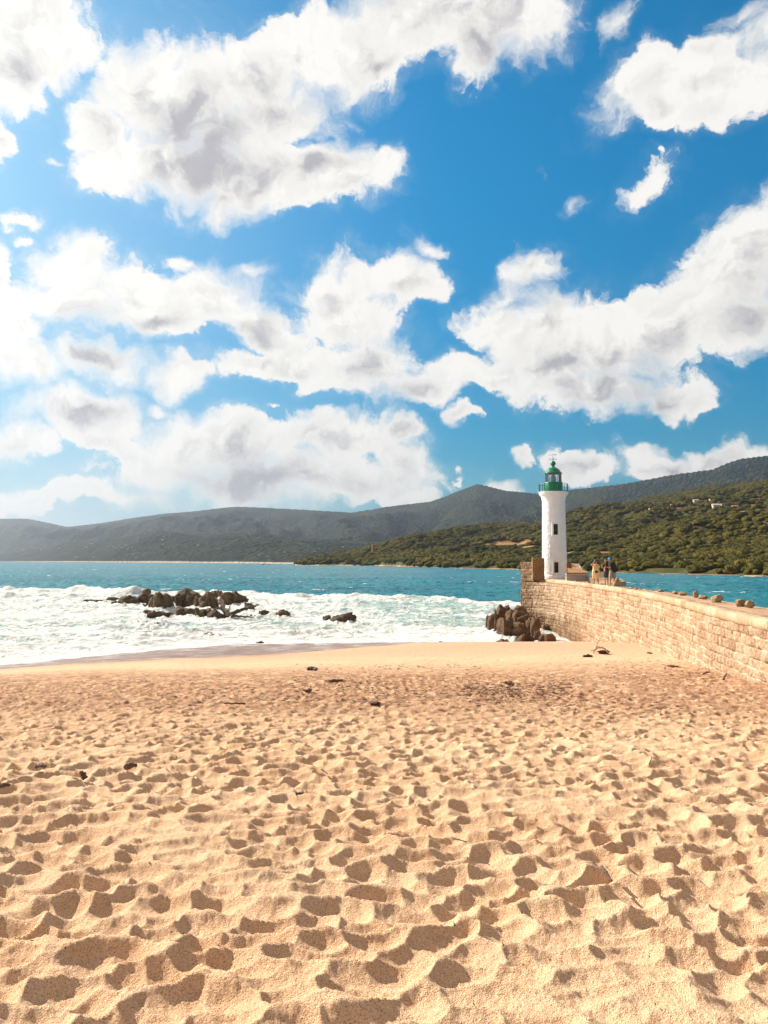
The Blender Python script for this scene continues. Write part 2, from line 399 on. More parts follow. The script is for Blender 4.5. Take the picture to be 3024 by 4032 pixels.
def pits(X, Y, cell, rmin, rmax, dmin, dmax, seed, keep=None, aspect=0.8, cap=0.02):
    """trodden sand: every cell of a jittered grid holds one bowl, neighbouring bowls meet in sharp ridges"""
    gx = X / cell; gy = Y / cell; ix = np.floor(gx); iy = np.floor(gy)
    qmin = np.full(X.shape, 1.0 + cap / 0.06); wsum = np.full(X.shape, 1e-6); dsum = np.zeros(X.shape)
    for dx in (-1, 0, 1):
        for dy in (-1, 0, 1):
            cx = ix + dx; cyy = iy + dy
            px = (cx + 0.18 + 0.64 * h2(cx, cyy, seed)) * cell; py = (cyy + 0.18 + 0.64 * h2(cx, cyy, seed + 1)) * cell
            r = rmin + (rmax - rmin) * h2(cx, cyy, seed + 2)
            a = (h2(cx, cyy, seed + 3) - 0.5) * 1.5 + 0.25
            asp = 1.0 + aspect * h2(cx, cyy, seed + 4)
            dep = dmin + (dmax - dmin) * h2(cx, cyy, seed + 5) ** 1.3
            if keep is not None: dep = np.where(h2(cx, cyy, seed + 6) < keep, dep, 0.0)
            ex = X - px; ey = Y - py; ca = np.cos(a); sa = np.sin(a)
            q = ((ex * ca + ey * sa) / (r * asp)) ** 2 + ((-ex * sa + ey * ca) / r) ** 2
            wgt = np.exp(-1.2 * q); wsum += wgt; dsum += wgt * dep
            q = np.where(dep > 0, q, 9.0)
            k = 0.12
            h = np.clip(0.5 + 0.5 * (qmin - q) / k, 0, 1)
            qmin = qmin * (1 - h) + q * h - k * h * (1 - h)
    return (qmin - 1.0) * dsum / wsum
def make_beach():
    ys = [0.7]
    while ys[-1] < 66: ys.append(ys[-1] + max(0.008, ys[-1] * 0.0032 if ys[-1] < 30 else ys[-1] * 0.0042))
    ys = np.array(ys + [70, 76, 84, 95, 110, 130, 160, 200])
    sd = np.linspace(-0.66, 0.66, 1060)
    side = np.concatenate([np.arange(0.6625, 1.1, 0.0035), np.arange(1.1, 2.0, 0.02), [2.1, 2.4, 3.0, 4.0, 5.0]])
    s = np.concatenate([-side[::-1], sd, side])
    Y, Sx = np.meshgrid(ys, s, indexing='ij'); X = Sx * Y
    z, t = sand_base(X, Y)
    wx = X + 0.07 * fbm2(X / 0.5, Y / 0.5, 3, 5); wy = Y + 0.06 * fbm2(X / 0.5 + 50, Y / 0.5, 3, 6)
    edge = t + 3.0 * fbm2(X / 7, Y / 7, 2, 21) - 0.10 * np.clip(X, -5, 14)
    trod = 1 - sstep(edge, 19.5, 27.5)                       # fully trodden near the camera
    spars = (1 - sstep(edge, 28, 38)) * 0.8
    keep = np.clip(trod + 0.32 * spars, 0, 1)
    p1 = pits(wx * 0.78, wy, 0.185, 0.096, 0.114, 0.060, 0.090, 40, keep=keep, aspect=0.5, cap=0.012)
    p2 = pits(wx * 0.8 + 9, wy * 1.15 + 4, 0.17, 0.075, 0.12, 0.002, 0.016, 60, keep=keep * 0.8, cap=0.006)
    fine = 0.013 * fbm2(X / 0.16, Y / 0.16, 4, 9, 0.55)
    mound = 0.022 * fbm2(X / 1.1, Y / 0.9, 2, 8)
    amp = np.clip(0.3 + trod, 0, 1) * (0.65 + 0.35 * sstep(Y, 16, 5))
    swept = 1 - 0.5 * sstep(fbm2(X / 2.4 + 3, Y / 2.4 - 8, 2, 77), 0.30, 0.6)
    patch = np.exp(-((X - 0.75) / 0.75) ** 2 - ((Y - 3.0) / 0.55) ** 2); swept = swept * (1 - 0.6 * patch)
    rough = (p1 - 0.014) * swept * (0.5 + 0.5 * amp) + (p2 - 0.006) * amp + (fine + mound) * (0.1 + 0.9 * trod)
    lim = sstep(0.60 * np.ones_like(z) + 0 * z, 0, 1)
    rough *= 1 - sstep(t, 50, 55)
    Z = z + rough
    # scour line and small scarp in the smooth upper beach face
    Z += 0.05 * sstep(t + 0.8 * fbm2(X / 9, Y / 9, 2, 30), 46.0, 45.2) - 0.05
    me = grid_mesh('beach_sand', X, Y, Z, {'shore': t, 'trod': trod, 'wet': sstep(t + 1.8 * fbm2(X / 6, Y / 6, 3, 33), np.interp(X, [-22, -18, -11, -6.5, -2, 2, 6], [32, 34, 34.5, 36, 43.5, 51, 56]), np.interp(X, [-22, -18, -11, -6.5, -2, 2, 6], [40, 41, 39, 40.5, 48, 54, 56.6]))})
    m, nt = mat('sand')
    v = nt.node('ShaderNodeTexCoord').outputs['Object']
    sh = nt.attr('shore'); tr = nt.attr('trod')
    big = nt.noise(v, 0.5, 4, 0.6); mid = nt.noise(v, 9.0, 4, 0.65); grain = nt.noise(v, 170.0, 2, 0.7); g2 = nt.voronoi(v, 210.0)
    c = nt.mix(nt.ss(big, 0.3, 0.7), (0.80, 0.51, 0.30), (0.84, 0.575, 0.36))
    c = nt.mix(nt.ss(mid, 0.40, 0.75, 0, 0.35), c, (0.60, 0.33, 0.17))
    c = nt.mix(nt.ss(grain, 0.53, 0.64, 0, 0.75), c, (0.32, 0.13, 0.05))
    c = nt.mix(nt.ss(grain, 0.44, 0.34, 0, 0.55), c, (0.88, 0.72, 0.52))
    # browner, pebbly drift band where the trodden sand ends
    db = nt.math('MULTIPLY', nt.ss(nt.math('ADD', sh, nt.math('MULTIPLY', nt.noise(v, 0.25, 3, 0.5), 8.0)), 13.0, 21.0), nt.ss(sh, 33.0, 24.0))
    c = nt.mix(nt.math('MULTIPLY', db, nt.ss(nt.noise(v, 3.0, 6, 0.75), 0.32, 0.56, 0, 0.85)), c, (0.34, 0.17, 0.09))
    # damp then wet sand towards the water
    wl = nt.math('ADD', sh, nt.math('MULTIPLY', nt.math('SUBTRACT', nt.noise(v, 0.16, 3, 0.5), 0.5), 3.4))
    damp = nt.ss(wl, 27.0, 40.0); wet = nt.attr('wet')
    c = nt.mix(damp, c, (0.62, 0.36, 0.225)); c = nt.mix(wet, c, (0.21, 0.125, 0.09)); film = nt.math('MULTIPLY', nt.math('MULTIPLY', wet, nt.ss(sh, 51.0, 56.0, 0.5, 1.0)), nt.ss(nt.noise(nt.mapping(v, sc=(0.6, 1.0, 1)), 1.1, 6, 0.7), 0.50, 0.58)); c = nt.mix(nt.math('MULTIPLY', film, 0.75), c, (0.78, 0.74, 0.68))
    nt.put(nt.p.inputs['Base Color'], c)
    nt.put(nt.p.inputs['Roughness'], nt.mix(wet, (0.95, 0.95, 0.95), (0.38, 0.38, 0.38)))
    nt.p.inputs['Specular IOR Level'].default_value = 0.25
    gb = nt.math('ADD', nt.math('MULTIPLY', grain, 0.6), nt.math('MULTIPLY', nt.noise(v, 60.0, 3, 0.7), 1.0))
    b = nt.node('ShaderNodeBump'); nt.put(b.inputs['Height'], gb); b.inputs['Distance'].default_value = 0.017
    nt.put(b.inputs['Strength'], nt.math('MULTIPLY', nt.ss(wl, 52.0, 40.0, 0.12, 1.0), 1.0))
    nt.put(nt.p.inputs['Normal'], b.outputs[0])
    o = link('beach_sand', me, m); tag(o, kind='structure')
    return o
make_beach()

# ============================ SEA ============================
ROCK_SPOTS = []      # (x, y, radius) filled before the sea is built, so that foam wells up round the rocks
def make_sea():
    ys = [3.0]
    while ys[-1] < 9000:
        y = ys[-1]; ys.append(y + (y * 0.03 if y < 22 else y * 0.0042 if y < 260 else y * 0.0075 if y < 900 else y * 0.03))
    ys = np.array(ys)
    sd = np.linspace(-0.66, 0.66, 900); side = np.array([0.72, 0.82, 0.95, 1.15, 1.5, 2.0, 3.0, 5.0])
    s = np.concatenate([-side[::-1], sd, side])
    Y, Sx = np.meshgrid(ys, s, indexing='ij'); X = Sx * Y
    ly = lee(X, Y); off = np.maximum(Y - _shore(X) * 1.0, ly * 4.0); open_ = sstep(ly, -1.0, 1.0) * (Y < 130)                             # metres out from the waterline
    deep = sstep(off, 5, 90)
    # long swell with crests roughly along X, broken up sideways
    wob = 9 * fbm2(X / 60, Y / 60, 2, 2)
    sw = np.sin((Y + wob) / 2.9 + 0.6 * fbm2(X / 20, Y / 20, 2, 4)) * 0.5
    z = deep * 0.42 * sw * (0.6 + 0.8 * np.abs(fbm2(X / 45, Y / 45, 2, 7)))
    z += deep * 0.30 * (1 - np.abs(fbm2(X / 7.5, Y / 4.2, 3, 11))) - 0.20 * deep
    z += (0.05 + 0.10 * deep) * fbm2(X / 1.8, Y / 1.2, 3, 14)
    fade = 1 - sstep(Y, 900, 2500) * 0.8; z *= fade
    # edge of the surf: nearer on the right, farther on the left
    colx = Sx
    surf = np.interp(colx, [-0.6, -0.5, -0.36, -0.25, -0.10, 0.05, 0.12, 0.2, 0.4], [158, 152, 140, 133, 128, 122, 112, 104, 96]) + 7 * fbm2(X / 22, Y / 60, 3, 41)
    g = surf - Y                                            # >0 inside the surf
    # breaker at its outer edge on the left, lower on the right
    bk = np.interp(colx, [-0.6, -0.2, -0.05, 0.1, 0.2], [1.35, 1.15, 0.75, 0.35, 0.15]) * (0.6 + 0.7 * np.abs(fbm2(X / 9, Y / 30, 2, 43)))
    bk = bk * (1 - open_)
    z += bk * np.exp(-((g - 3.0) / 2.6) ** 2) * (1 + 0.22 * fbm2(X / 3.0, Y / 3.0, 3, 44))
    z += 0.55 * bk * np.exp(-((g - 26 + 5 * fbm2(X / 12, Y / 40, 2, 45)) / 2.4) ** 2) * (0.5 + fbm2(X / 5, Y / 5, 2, 46))
    # second and third rollers close to the beach
    for d0, a, w_, sd_ in ((12.0, 0.34, 1.4, 51), (6.0, 0.26, 0.9, 52), (24.0, 0.4, 1.8, 53)):
        prof = np.exp(-((off - d0 + 2.2 * fbm2(X / 8, Y / 20, 2, sd_)) / w_) ** 2)
        z += (1 - open_) * a * prof * np.clip(0.3 + 1.3 * fbm2(X / 9 + 4, Y / 14, 2, sd_ + 5), 0, 1)
    infoam = sstep(g, -2, 3) * (1 - open_)
    z += infoam * 0.10 * (fbm2(X / 1.2, Y / 0.9, 4, 61)) * sstep(off, 0.5, 6) + infoam * 0.30 * sstep(off, 2, 10) * (0.5 - np.abs(fbm2(X / 9.0, Y / 4.5, 3, 63)))
    rk = np.zeros_like(z)
    for (rx, ry, rr) in ROCK_SPOTS:
        dd = np.sqrt((X - rx) ** 2 + ((Y - ry)) ** 2)
        rk = np.maximum(rk, np.exp(-((dd - rr * 0.9) / (0.45 + 0.3 * rr)) ** 2))
    z += rk * (0.10 + 0.30 * np.abs(fbm2(X / 0.7, Y / 0.7, 3, 66))) * infoam
    z = z * sstep(off, -2.0, 3.0) + 0.10 + 0.05 * fbm2(X / 2.2, Y / 2.2, 3, 70) * (1 - sstep(off, 0, 6))
    # how foamy: the shader breaks it into lace
    big = fbm2(X / 11, Y / 11, 3, 81)
    f = infoam * (0.71 + 0.30 * big + 0.16 * fbm2(X / 3.5, Y / 3.0, 3, 83))
    rt = sstep(colx, -0.17, -0.02) * sstep(g, 62, 20)        # greener, thinner foam outside on the right
    f -= 0.24 * rt * sstep(g, -5, 10)
    f += 0.35 * (1 - open_) * np.exp(-((g - 2.5) / 3.5) ** 2) * np.interp(colx, [-0.3, 0.1], [1, 0.55])
    f += 0.35 * rk * infoam
    f += 0.30 * np.exp(-((off - 1.2) / 1.6) ** 2) * (1 - open_)
    cap = sstep(z + 0.25 * fbm2(X / 5, Y / 3, 2, 90), 0.36, 0.58) * sstep(fbm2(X / 17 + 5, Y / 30, 2, 91), 0.02, 0.4) * (1 - infoam)
    f = np.maximum(f, 0.74 * cap)
    z = np.where(off < -1.0, 0.1 - 0.12 * (-1.0 - off), z)
    me = grid_mesh('sea', X, Y, z, {'foam': f, 'inshore': infoam, 'off': off})
    m, nt = mat('sea_water')
    v = nt.node('ShaderNodeTexCoord').outputs['Object']
    fo = nt.attr('foam'); ins = nt.attr('inshore'); of = nt.attr('off')
    st = nt.mapping(v, sc=(1.0, 0.8, 1.0))
    warp = nt.vec('ADD', st, nt.vec('SCALE', nt.vec('SUBTRACT', nt.noise(st, 0.6, 3, 0.6, out='Color'), (0.5, 0.5, 0.5)), sc=1.8))
    lace = nt.voronoi(warp, 0.95, 'DISTANCE_TO_EDGE')
    lace2 = nt.voronoi(warp, 2.6, 'DISTANCE_TO_EDGE')
    fn = nt.noise(warp, 0.75, 7, 0.68)
    l = nt.math('ADD', nt.math('MULTIPLY', nt.ss(lace, 0.0, 0.36), 0.20), nt.math('MULTIPLY', nt.ss(lace2, 0.0, 0.34), 0.10))
    th = nt.math('SUBTRACT', nt.math('ADD', fo, nt.math('MULTIPLY', nt.math('SUBTRACT', fn, 0.5), 1.25)), l)
    foam = nt.ss(th, 0.26, 0.56)
    wide = nt.noise(v, 0.035, 4, 0.6); med = nt.noise(nt.mapping(v, sc=(0.35, 1.0, 1)), 0.22, 5, 0.6)
    deepc = nt.mix(nt.ss(wide, 0.35, 0.65), (0.001, 0.115, 0.160), (0.003, 0.175, 0.215))
    deepc = nt.mix(nt.ss(med, 0.52, 0.70, 0, 0.55), deepc, (0.014, 0.27, 0.28))
    deepc = nt.mix(nt.ss(med, 0.44, 0.30, 0, 0.6), deepc, (0.001, 0.07, 0.115))
    near = nt.mix(nt.ss(fn, 0.35, 0.6), (0.20, 0.36, 0.34), (0.46, 0.57, 0.52))
    near = nt.mix(nt.ss(of, 20.0, 3.0, 0, 0.75), near, (0.50, 0.46, 0.34))
    c = nt.mix(nt.ss(nt.math('ADD', ins, nt.math('MULTIPLY', nt.math('SUBTRACT', fn, 0.5), 0.8)), 0.25, 0.95), deepc, near)
    fcol = nt.mix(nt.ss(nt.noise(v, 1.4, 4, 0.6), 0.35, 0.7), (0.74, 0.73, 0.69), (0.55, 0.59, 0.57))
    c = nt.mix(foam, c, fcol)
    nt.put(nt.p.inputs['Base Color'], c)
    nt.put(nt.p.inputs['Roughness'], nt.mix(foam, (0.24, 0.24, 0.24), (0.9, 0.9, 0.9)))
    nt.put(nt.p.inputs['Specular IOR Level'], nt.math('SUBTRACT', 0.28, nt.math('MULTIPLY', foam, 0.2)))
    nt.p.inputs['IOR'].default_value = 1.33
    rip = nt.math('ADD', nt.math('MULTIPLY', nt.noise(nt.mapping(v, sc=(0.5, 1, 1)), 0.8, 6, 0.65), 1.0), nt.math('MULTIPLY', foam, 0.25))
    nt.put(nt.p.inputs['Normal'], nt.bump(rip, 1.0, 0.55))
    o = link('sea', me, m); tag(o, kind='structure')

# ============================ HILLS ============================
SX = 1.8228
def elev_at(px_src, py_src):
    """slope ratio x/y and z/y of a place of the photo"""
    d = ray(px_src, py_src); return d[0] / d[1], d[2] / d[1]
def ridge(pts):
    a = np.array([elev_at(x * SX, y * SX) for x, y in pts]); return lambda s: np.interp(s, a[:, 0], a[:, 1])
def by_col(pts):
    a = np.array([(elev_at(x * SX, 1200 * SX)[0], v) for x, v in pts]); return lambda s: np.interp(s, a[:, 0], a[:, 1])
skyA = ridge([(-400, 1090), (-150, 1105), (0, 1120), (60, 1120), (100, 1128), (145, 1138), (190, 1133), (230, 1128), (290, 1118), (350, 1110), (430, 1103), (470, 1098), (510, 1094), (560, 1096), (640, 1100), (760, 1107), (800, 1101), (830, 1095), (880, 1089), (930, 1083), (960, 1073), (985, 1062), (1010, 1053), (1030, 1045), (1055, 1050), (1090, 1059), (1120, 1062), (1165, 1066), (1230, 1058), (1300, 1050), (1350, 1044), (1400, 1035), (1440, 1027), (1480, 1021), (1540, 1013), (1570, 1000), (1600, 990), (1659, 983), (1800, 990), (2100, 960)])
skyC = ridge([(-300, 1190), (0, 1198), (80, 1185), (150, 1170), (220, 1166), (270, 1160), (340, 1145), (380, 1148), (440, 1158), (500, 1152), (550, 1153), (600, 1160), (700, 1165), (790, 1170), (900, 1180), (1100, 1200), (2000, 1200)])
skyB = ridge([(-300, 1226), (560, 1226), (630, 1223), (655, 1212), (700, 1201), (740, 1196), (775, 1190), (800, 1183), (860, 1167), (900, 1157), (960, 1147), (1050, 1134), (1165, 1130), (1240, 1112), (1300, 1098), (1400, 1077), (1500, 1059), (1560, 1050), (1659, 1040), (1900, 1020), (2200, 1020)])
dA = by_col([(-400, 6500), (0, 6200), (400, 5200), (800, 4600), (1030, 4000), (1300, 3400), (1659, 2900), (2200, 2600)])
dC = by_col([(-400, 5400), (0, 5000), (150, 3900), (340, 3100), (550, 2600), (790, 2500), (1100, 2600), (2000, 2600)])
dB = by_col([(-400, 1300), (560, 1000), (630, 980), (800, 1060), (1000, 1300), (1165, 1500), (1400, 1500), (1659, 1350), (2200, 1200)])
shA = by_col([(-400, 4600), (0, 3900), (120, 3000), (250, 2200), (400, 1750), (560, 1400), (650, 1250), (2200, 1200)])
shB = by_col([(-400, 990), (610, 975), (640, 930), (700, 890), (800, 850), (850, 760), (900, 650), (1000, 560), (1100, 500), (1200, 430), (1300, 370), (1500, 315), (1659, 275), (1900, 240), (2200, 220)])

def terrainB(S, Y):
    shr = shB(S); top = dB(S); H = EYE + skyB(S) * top
    u = (Y - shr) / np.maximum(top - shr, 20)
    up = np.clip(u, 0, 1)
    # a low bluff at the water, a gentle foot, then the rise to the crest
    z = H * (0.55 * up + 0.45 * up ** 1.7)
    z = z * np.clip(0.96 + 0.04 * up, 0, 1)
    bl = sstep(Y - shr, 4, 22) * np.where(S < 0.06, 5.5, 3.0); z = np.minimum(np.maximum(z, bl), np.maximum(H, 2))
    X = S * Y
    g = fbm2(X / 190, Y / 190, 4, 5) * 26 + fbm2(X / 60, Y / 60, 3, 6) * 5
    z += g * np.clip(up * 2.2, 0, 1) * (1 - sstep(up, 0.72, 0.98)) * np.clip(H / 90, 0, 1)
    z = np.where(u > 1, z - (Y - top) * 0.22, z)
    z = np.where(Y < shr, -1.5 * (shr - Y) / 20 - 0.2, z)
    return np.where((H < 1.0) & (Y > shr), -3.0, z)
def make_hillB():
    ys = [200.0]
    while ys[-1] < 2100: ys.append(ys[-1] * 1.0085)
    s = np.concatenate([np.linspace(-0.36, 0.75, 520), [0.9, 1.2, 1.8]])
    Y, S = np.meshgrid(np.array(ys), s, indexing='ij')
    Z = terrainB(S, Y)
    X = S * Y
    far = np.maximum(0, S - 0.75) / 1.05; Z = Z * (1 - 0.5 * far)
    off = Y - shB(S)
    me = grid_mesh('hillside', X, Y, Z, {'off': off})
    m, nt = mat('hillside_earth')
    v = nt.node('ShaderNodeTexCoord').outputs['Object']; of = nt.attr('off')
    n = nt.noise(v, 0.05, 6, 0.7); n2 = nt.noise(v, 0.4, 5, 0.7)
    c = nt.mix(nt.ss(n, 0.4, 0.6), (0.055, 0.062, 0.020), (0.12, 0.105, 0.04))
    c = nt.mix(nt.ss(n2, 0.5, 0.7, 0, 0.5), c, (0.20, 0.14, 0.07))
    beach = nt.ss(nt.math('ADD', of, nt.math('MULTIPLY', nt.math('SUBTRACT', n2, 0.5), 7.0)), 9.0, 5.0)
    c = nt.mix(beach, c, nt.mix(nt.ss(nt.noise(v, 0.02, 2, 0.5), 0.44, 0.5), (0.62, 0.44, 0.27), (0.34, 0.20, 0.11)))
    fld = nt.attr('field'); c = nt.mix(fld, c, nt.mix(nt.ss(n2, 0.35, 0.65), (0.42, 0.20, 0.07), (0.50, 0.28, 0.11)))
    nt.put(nt.p.inputs['Base Color'], c); nt.p.inputs['Roughness'].default_value = 0.95; nt.p.inputs['Specular IOR Level'].default_value = 0.1
    nt.put(nt.p.inputs['Normal'], nt.bump(n2, 1.0, 1.5))
    fa = np.zeros_like(Z)
    for (fx, fy, frx, fry) in FIELDS: fa = np.maximum(fa, 1 - sstep(((X - fx) / frx) ** 2 + ((Y - fy) / fry) ** 2 + 0.3 * fbm2(X / 12, Y / 12, 2, 3), 0.75, 1.0))
    add_attr(me, 'field', fa)
    o = link('hillside', me, m); tag(o, kind='structure')
def hit_B(px, py):
    """where the line of sight through a place of the photo first meets the near hill"""
    s, e = elev_at(px, py)
    Y = np.arange(240.0, 1900, 1.0); Z = terrainB(np.full_like(Y, s), Y); L = EYE + e * Y
    k = np.argmax((Z >= L) & (Z > 0.3))
    if not ((Z >= L) & (Z > 0.3)).any(): k = int(np.argmin(np.abs(Z - L)))
    return s * Y[k], Y[k], max(Z[k], 0.5)
FIELDS = []
for (px, py, rx, ry) in ((2005, 2158, 34, 24), (2045, 2163, 30, 20), (1960, 2150, 22, 16), (1865, 2163, 14, 16), (2200, 2190, 12, 12)):
    h = hit_B(px, py); FIELDS.append((h[0], h[1], rx, ry))
def terrainA(S, Y):
    sh = shA(S); a = dA(S); c = dC(S); HA = EYE + skyA(S) * a; HC = np.maximum(EYE + skyC(S) * c, 2)
    X = S * Y
    z = np.zeros_like(Y)
    u1 = (Y - sh) / np.maximum(c - sh, 50); z1 = HC * np.clip(u1, 0, 1) ** 0.8
    mid = (Y > c)
    u2 = np.clip((Y - c) / np.maximum(a - c, 50), 0, 1)
    dip = HC * (1 - 0.55 * np.sin(np.clip(u2 * 2.4, 0, 1) * np.pi))
    z2 = dip * (1 - u2) + HA * (0.3 * u2 + 0.7 * u2 ** 1.5)
    z = np.where(mid, z2, z1)
    slope = np.clip(u2 * 1.6, 0, 1) * (1 - sstep(u2, 0.55, 0.97))
    rg = 1 - np.abs(fbm2(X / 620 + 0.3, Y / 950, 4, 8))
    z += (rg - 0.75) * 190 * slope
    z += fbm2(X / 300, Y / 300, 3, 18) * 16 * sstep(u1, 0.1, 0.5) * (1 - sstep(u1, 0.8, 1.0))
    z += fbm2(X / 28, Y / 45, 2, 19) * 2.6 * np.clip(z / 40, 0, 1)
    z = np.where(Y > a, HA - (Y - a) * 0.15, z)
    return np.where(Y < sh, -2.0, z)
def make_hillA():
    ys = [1150.0]
    while ys[-1] < 8200: ys.append(ys[-1] * 1.0055)
    s = np.concatenate([[-2.0, -1.2, -0.9], np.linspace(-0.72, 0.72, 900), [0.9, 1.2, 2.0]])
    Y, S = np.meshgrid(np.array(ys), s, indexing='ij'); X = S * Y; Z = terrainA(S, Y)
    me = grid_mesh('mountains', X, Y, Z, {'off': Y - shA(S)})
    m, nt = mat('mountain_scrub')
    v = nt.node('ShaderNodeTexCoord').outputs['Object']; of = nt.attr('off')
    n = nt.noise(v, 0.004, 6, 0.65); n2 = nt.noise(v, 0.045, 5, 0.7); n3 = nt.voronoi(v, 0.07)
    c = nt.mix(nt.ss(n, 0.38, 0.62), (0.008, 0.021, 0.023), (0.036, 0.047, 0.033))
    c = nt.mix(nt.ss(n2, 0.45, 0.7, 0, 0.6), c, (0.13, 0.11, 0.06))
    c = nt.mix(nt.ss(n3, 0.35, 0.8, 0, 0.7), c, (0.014, 0.024, 0.014))
    c = nt.mix(nt.ss(of, 22.0, 10.0), c, (0.50, 0.42, 0.33))
    nt.put(nt.p.inputs['Base Color'], c); nt.p.inputs['Roughness'].default_value = 0.95; nt.p.inputs['Specular IOR Level'].default_value = 0.05
    nt.put(nt.p.inputs['Normal'], nt.bump(nt.math('ADD', n2, nt.math('MULTIPLY', n3, -0.8)), 1.0, 14.0))
    o = link('mountains', me, m); tag(o, kind='structure')
make_hillA(); make_hillB()

# ---- leafy crowns, shared by the wood and by the trees that stand alone ----
def leaf_material(name, base, alt, tint_attr=True):
    m, nt = mat(name)
    v = nt.node('ShaderNodeTexCoord').outputs['Object']
    geo = nt.node('ShaderNodeNewGeometry')
    n = nt.noise(geo.outputs['Position'], 0.35, 4, 0.7); n2 = nt.noise(geo.outputs['Position'], 1.6, 3, 0.7)
    big = nt.noise(geo.outputs['Position'], 0.012, 3, 0.6)
    ti = nt.attr('tint', 'INSTANCER')
    f = nt.math('ADD', nt.math('MULTIPLY', ti, 0.75), nt.math('MULTIPLY', nt.math('SUBTRACT', big, 0.45), 1.3), clamp=True) if tint_attr else n
    c = nt.mix(f, base, alt)
    c = nt.mix(nt.ss(n2, 0.45, 0.65, 0, 0.55), c, tuple(x * 0.40 for x in base))
    c = nt.mix(nt.ss(n, 0.55, 0.72, 0, 0.45), c, tuple(x * 1.5 for x in alt))
    nt.put(nt.p.inputs['Base Color'], c); nt.p.inputs['Roughness'].default_value = 0.85; nt.p.inputs['Specular IOR Level'].default_value = 0.15
    nt.put(nt.p.inputs['Normal'], nt.bump(nt.math('ADD', n2, n), 1.0, 0.9))
    return m
def crown_mesh(name, seed, level=3, leaves=260, flat=0.72):
    v, f = ico(level); rng = np.random.default_rng(seed)
    r = 1 + 0.30 * fbm3(v * 1.5 + seed, 2, seed) + 0.22 * np.abs(fbm3(v * 3.6 + seed, 2, seed + 5)) - 0.08
    p = v * r[:, None]; p[:, 2] *= flat; p[:, 2] = np.where(p[:, 2] < -0.25, -0.25 + (p[:, 2] + 0.25) * 0.3, p[:, 2])
    # leaf tufts standing off the surface
    V = [p]; Fc = [f]; base = len(p)
    k = rng.integers(0, len(p), leaves); c = p[k] * (1 + 0.05 * rng.random((leaves, 1)))
    a = rng.normal(size=(leaves, 3)); a /= np.linalg.norm(a, axis=1)[:, None]; b = rng.normal(size=(leaves, 3)); b -= a * (a * b).sum(1)[:, None]; b /= np.linalg.norm(b, axis=1)[:, None]
    sz = (0.05 + 0.09 * rng.random((leaves, 1)))
    q = np.stack([c + a * sz, c - a * sz * 0.6 + b * sz, c - a * sz * 0.6 - b * sz], 1).reshape(-1, 3)
    V.append(q); Fc.append(base + np.arange(leaves * 3).reshape(-1, 3))
    me = np_mesh(name, np.concatenate(V), np.concatenate(Fc)); return me
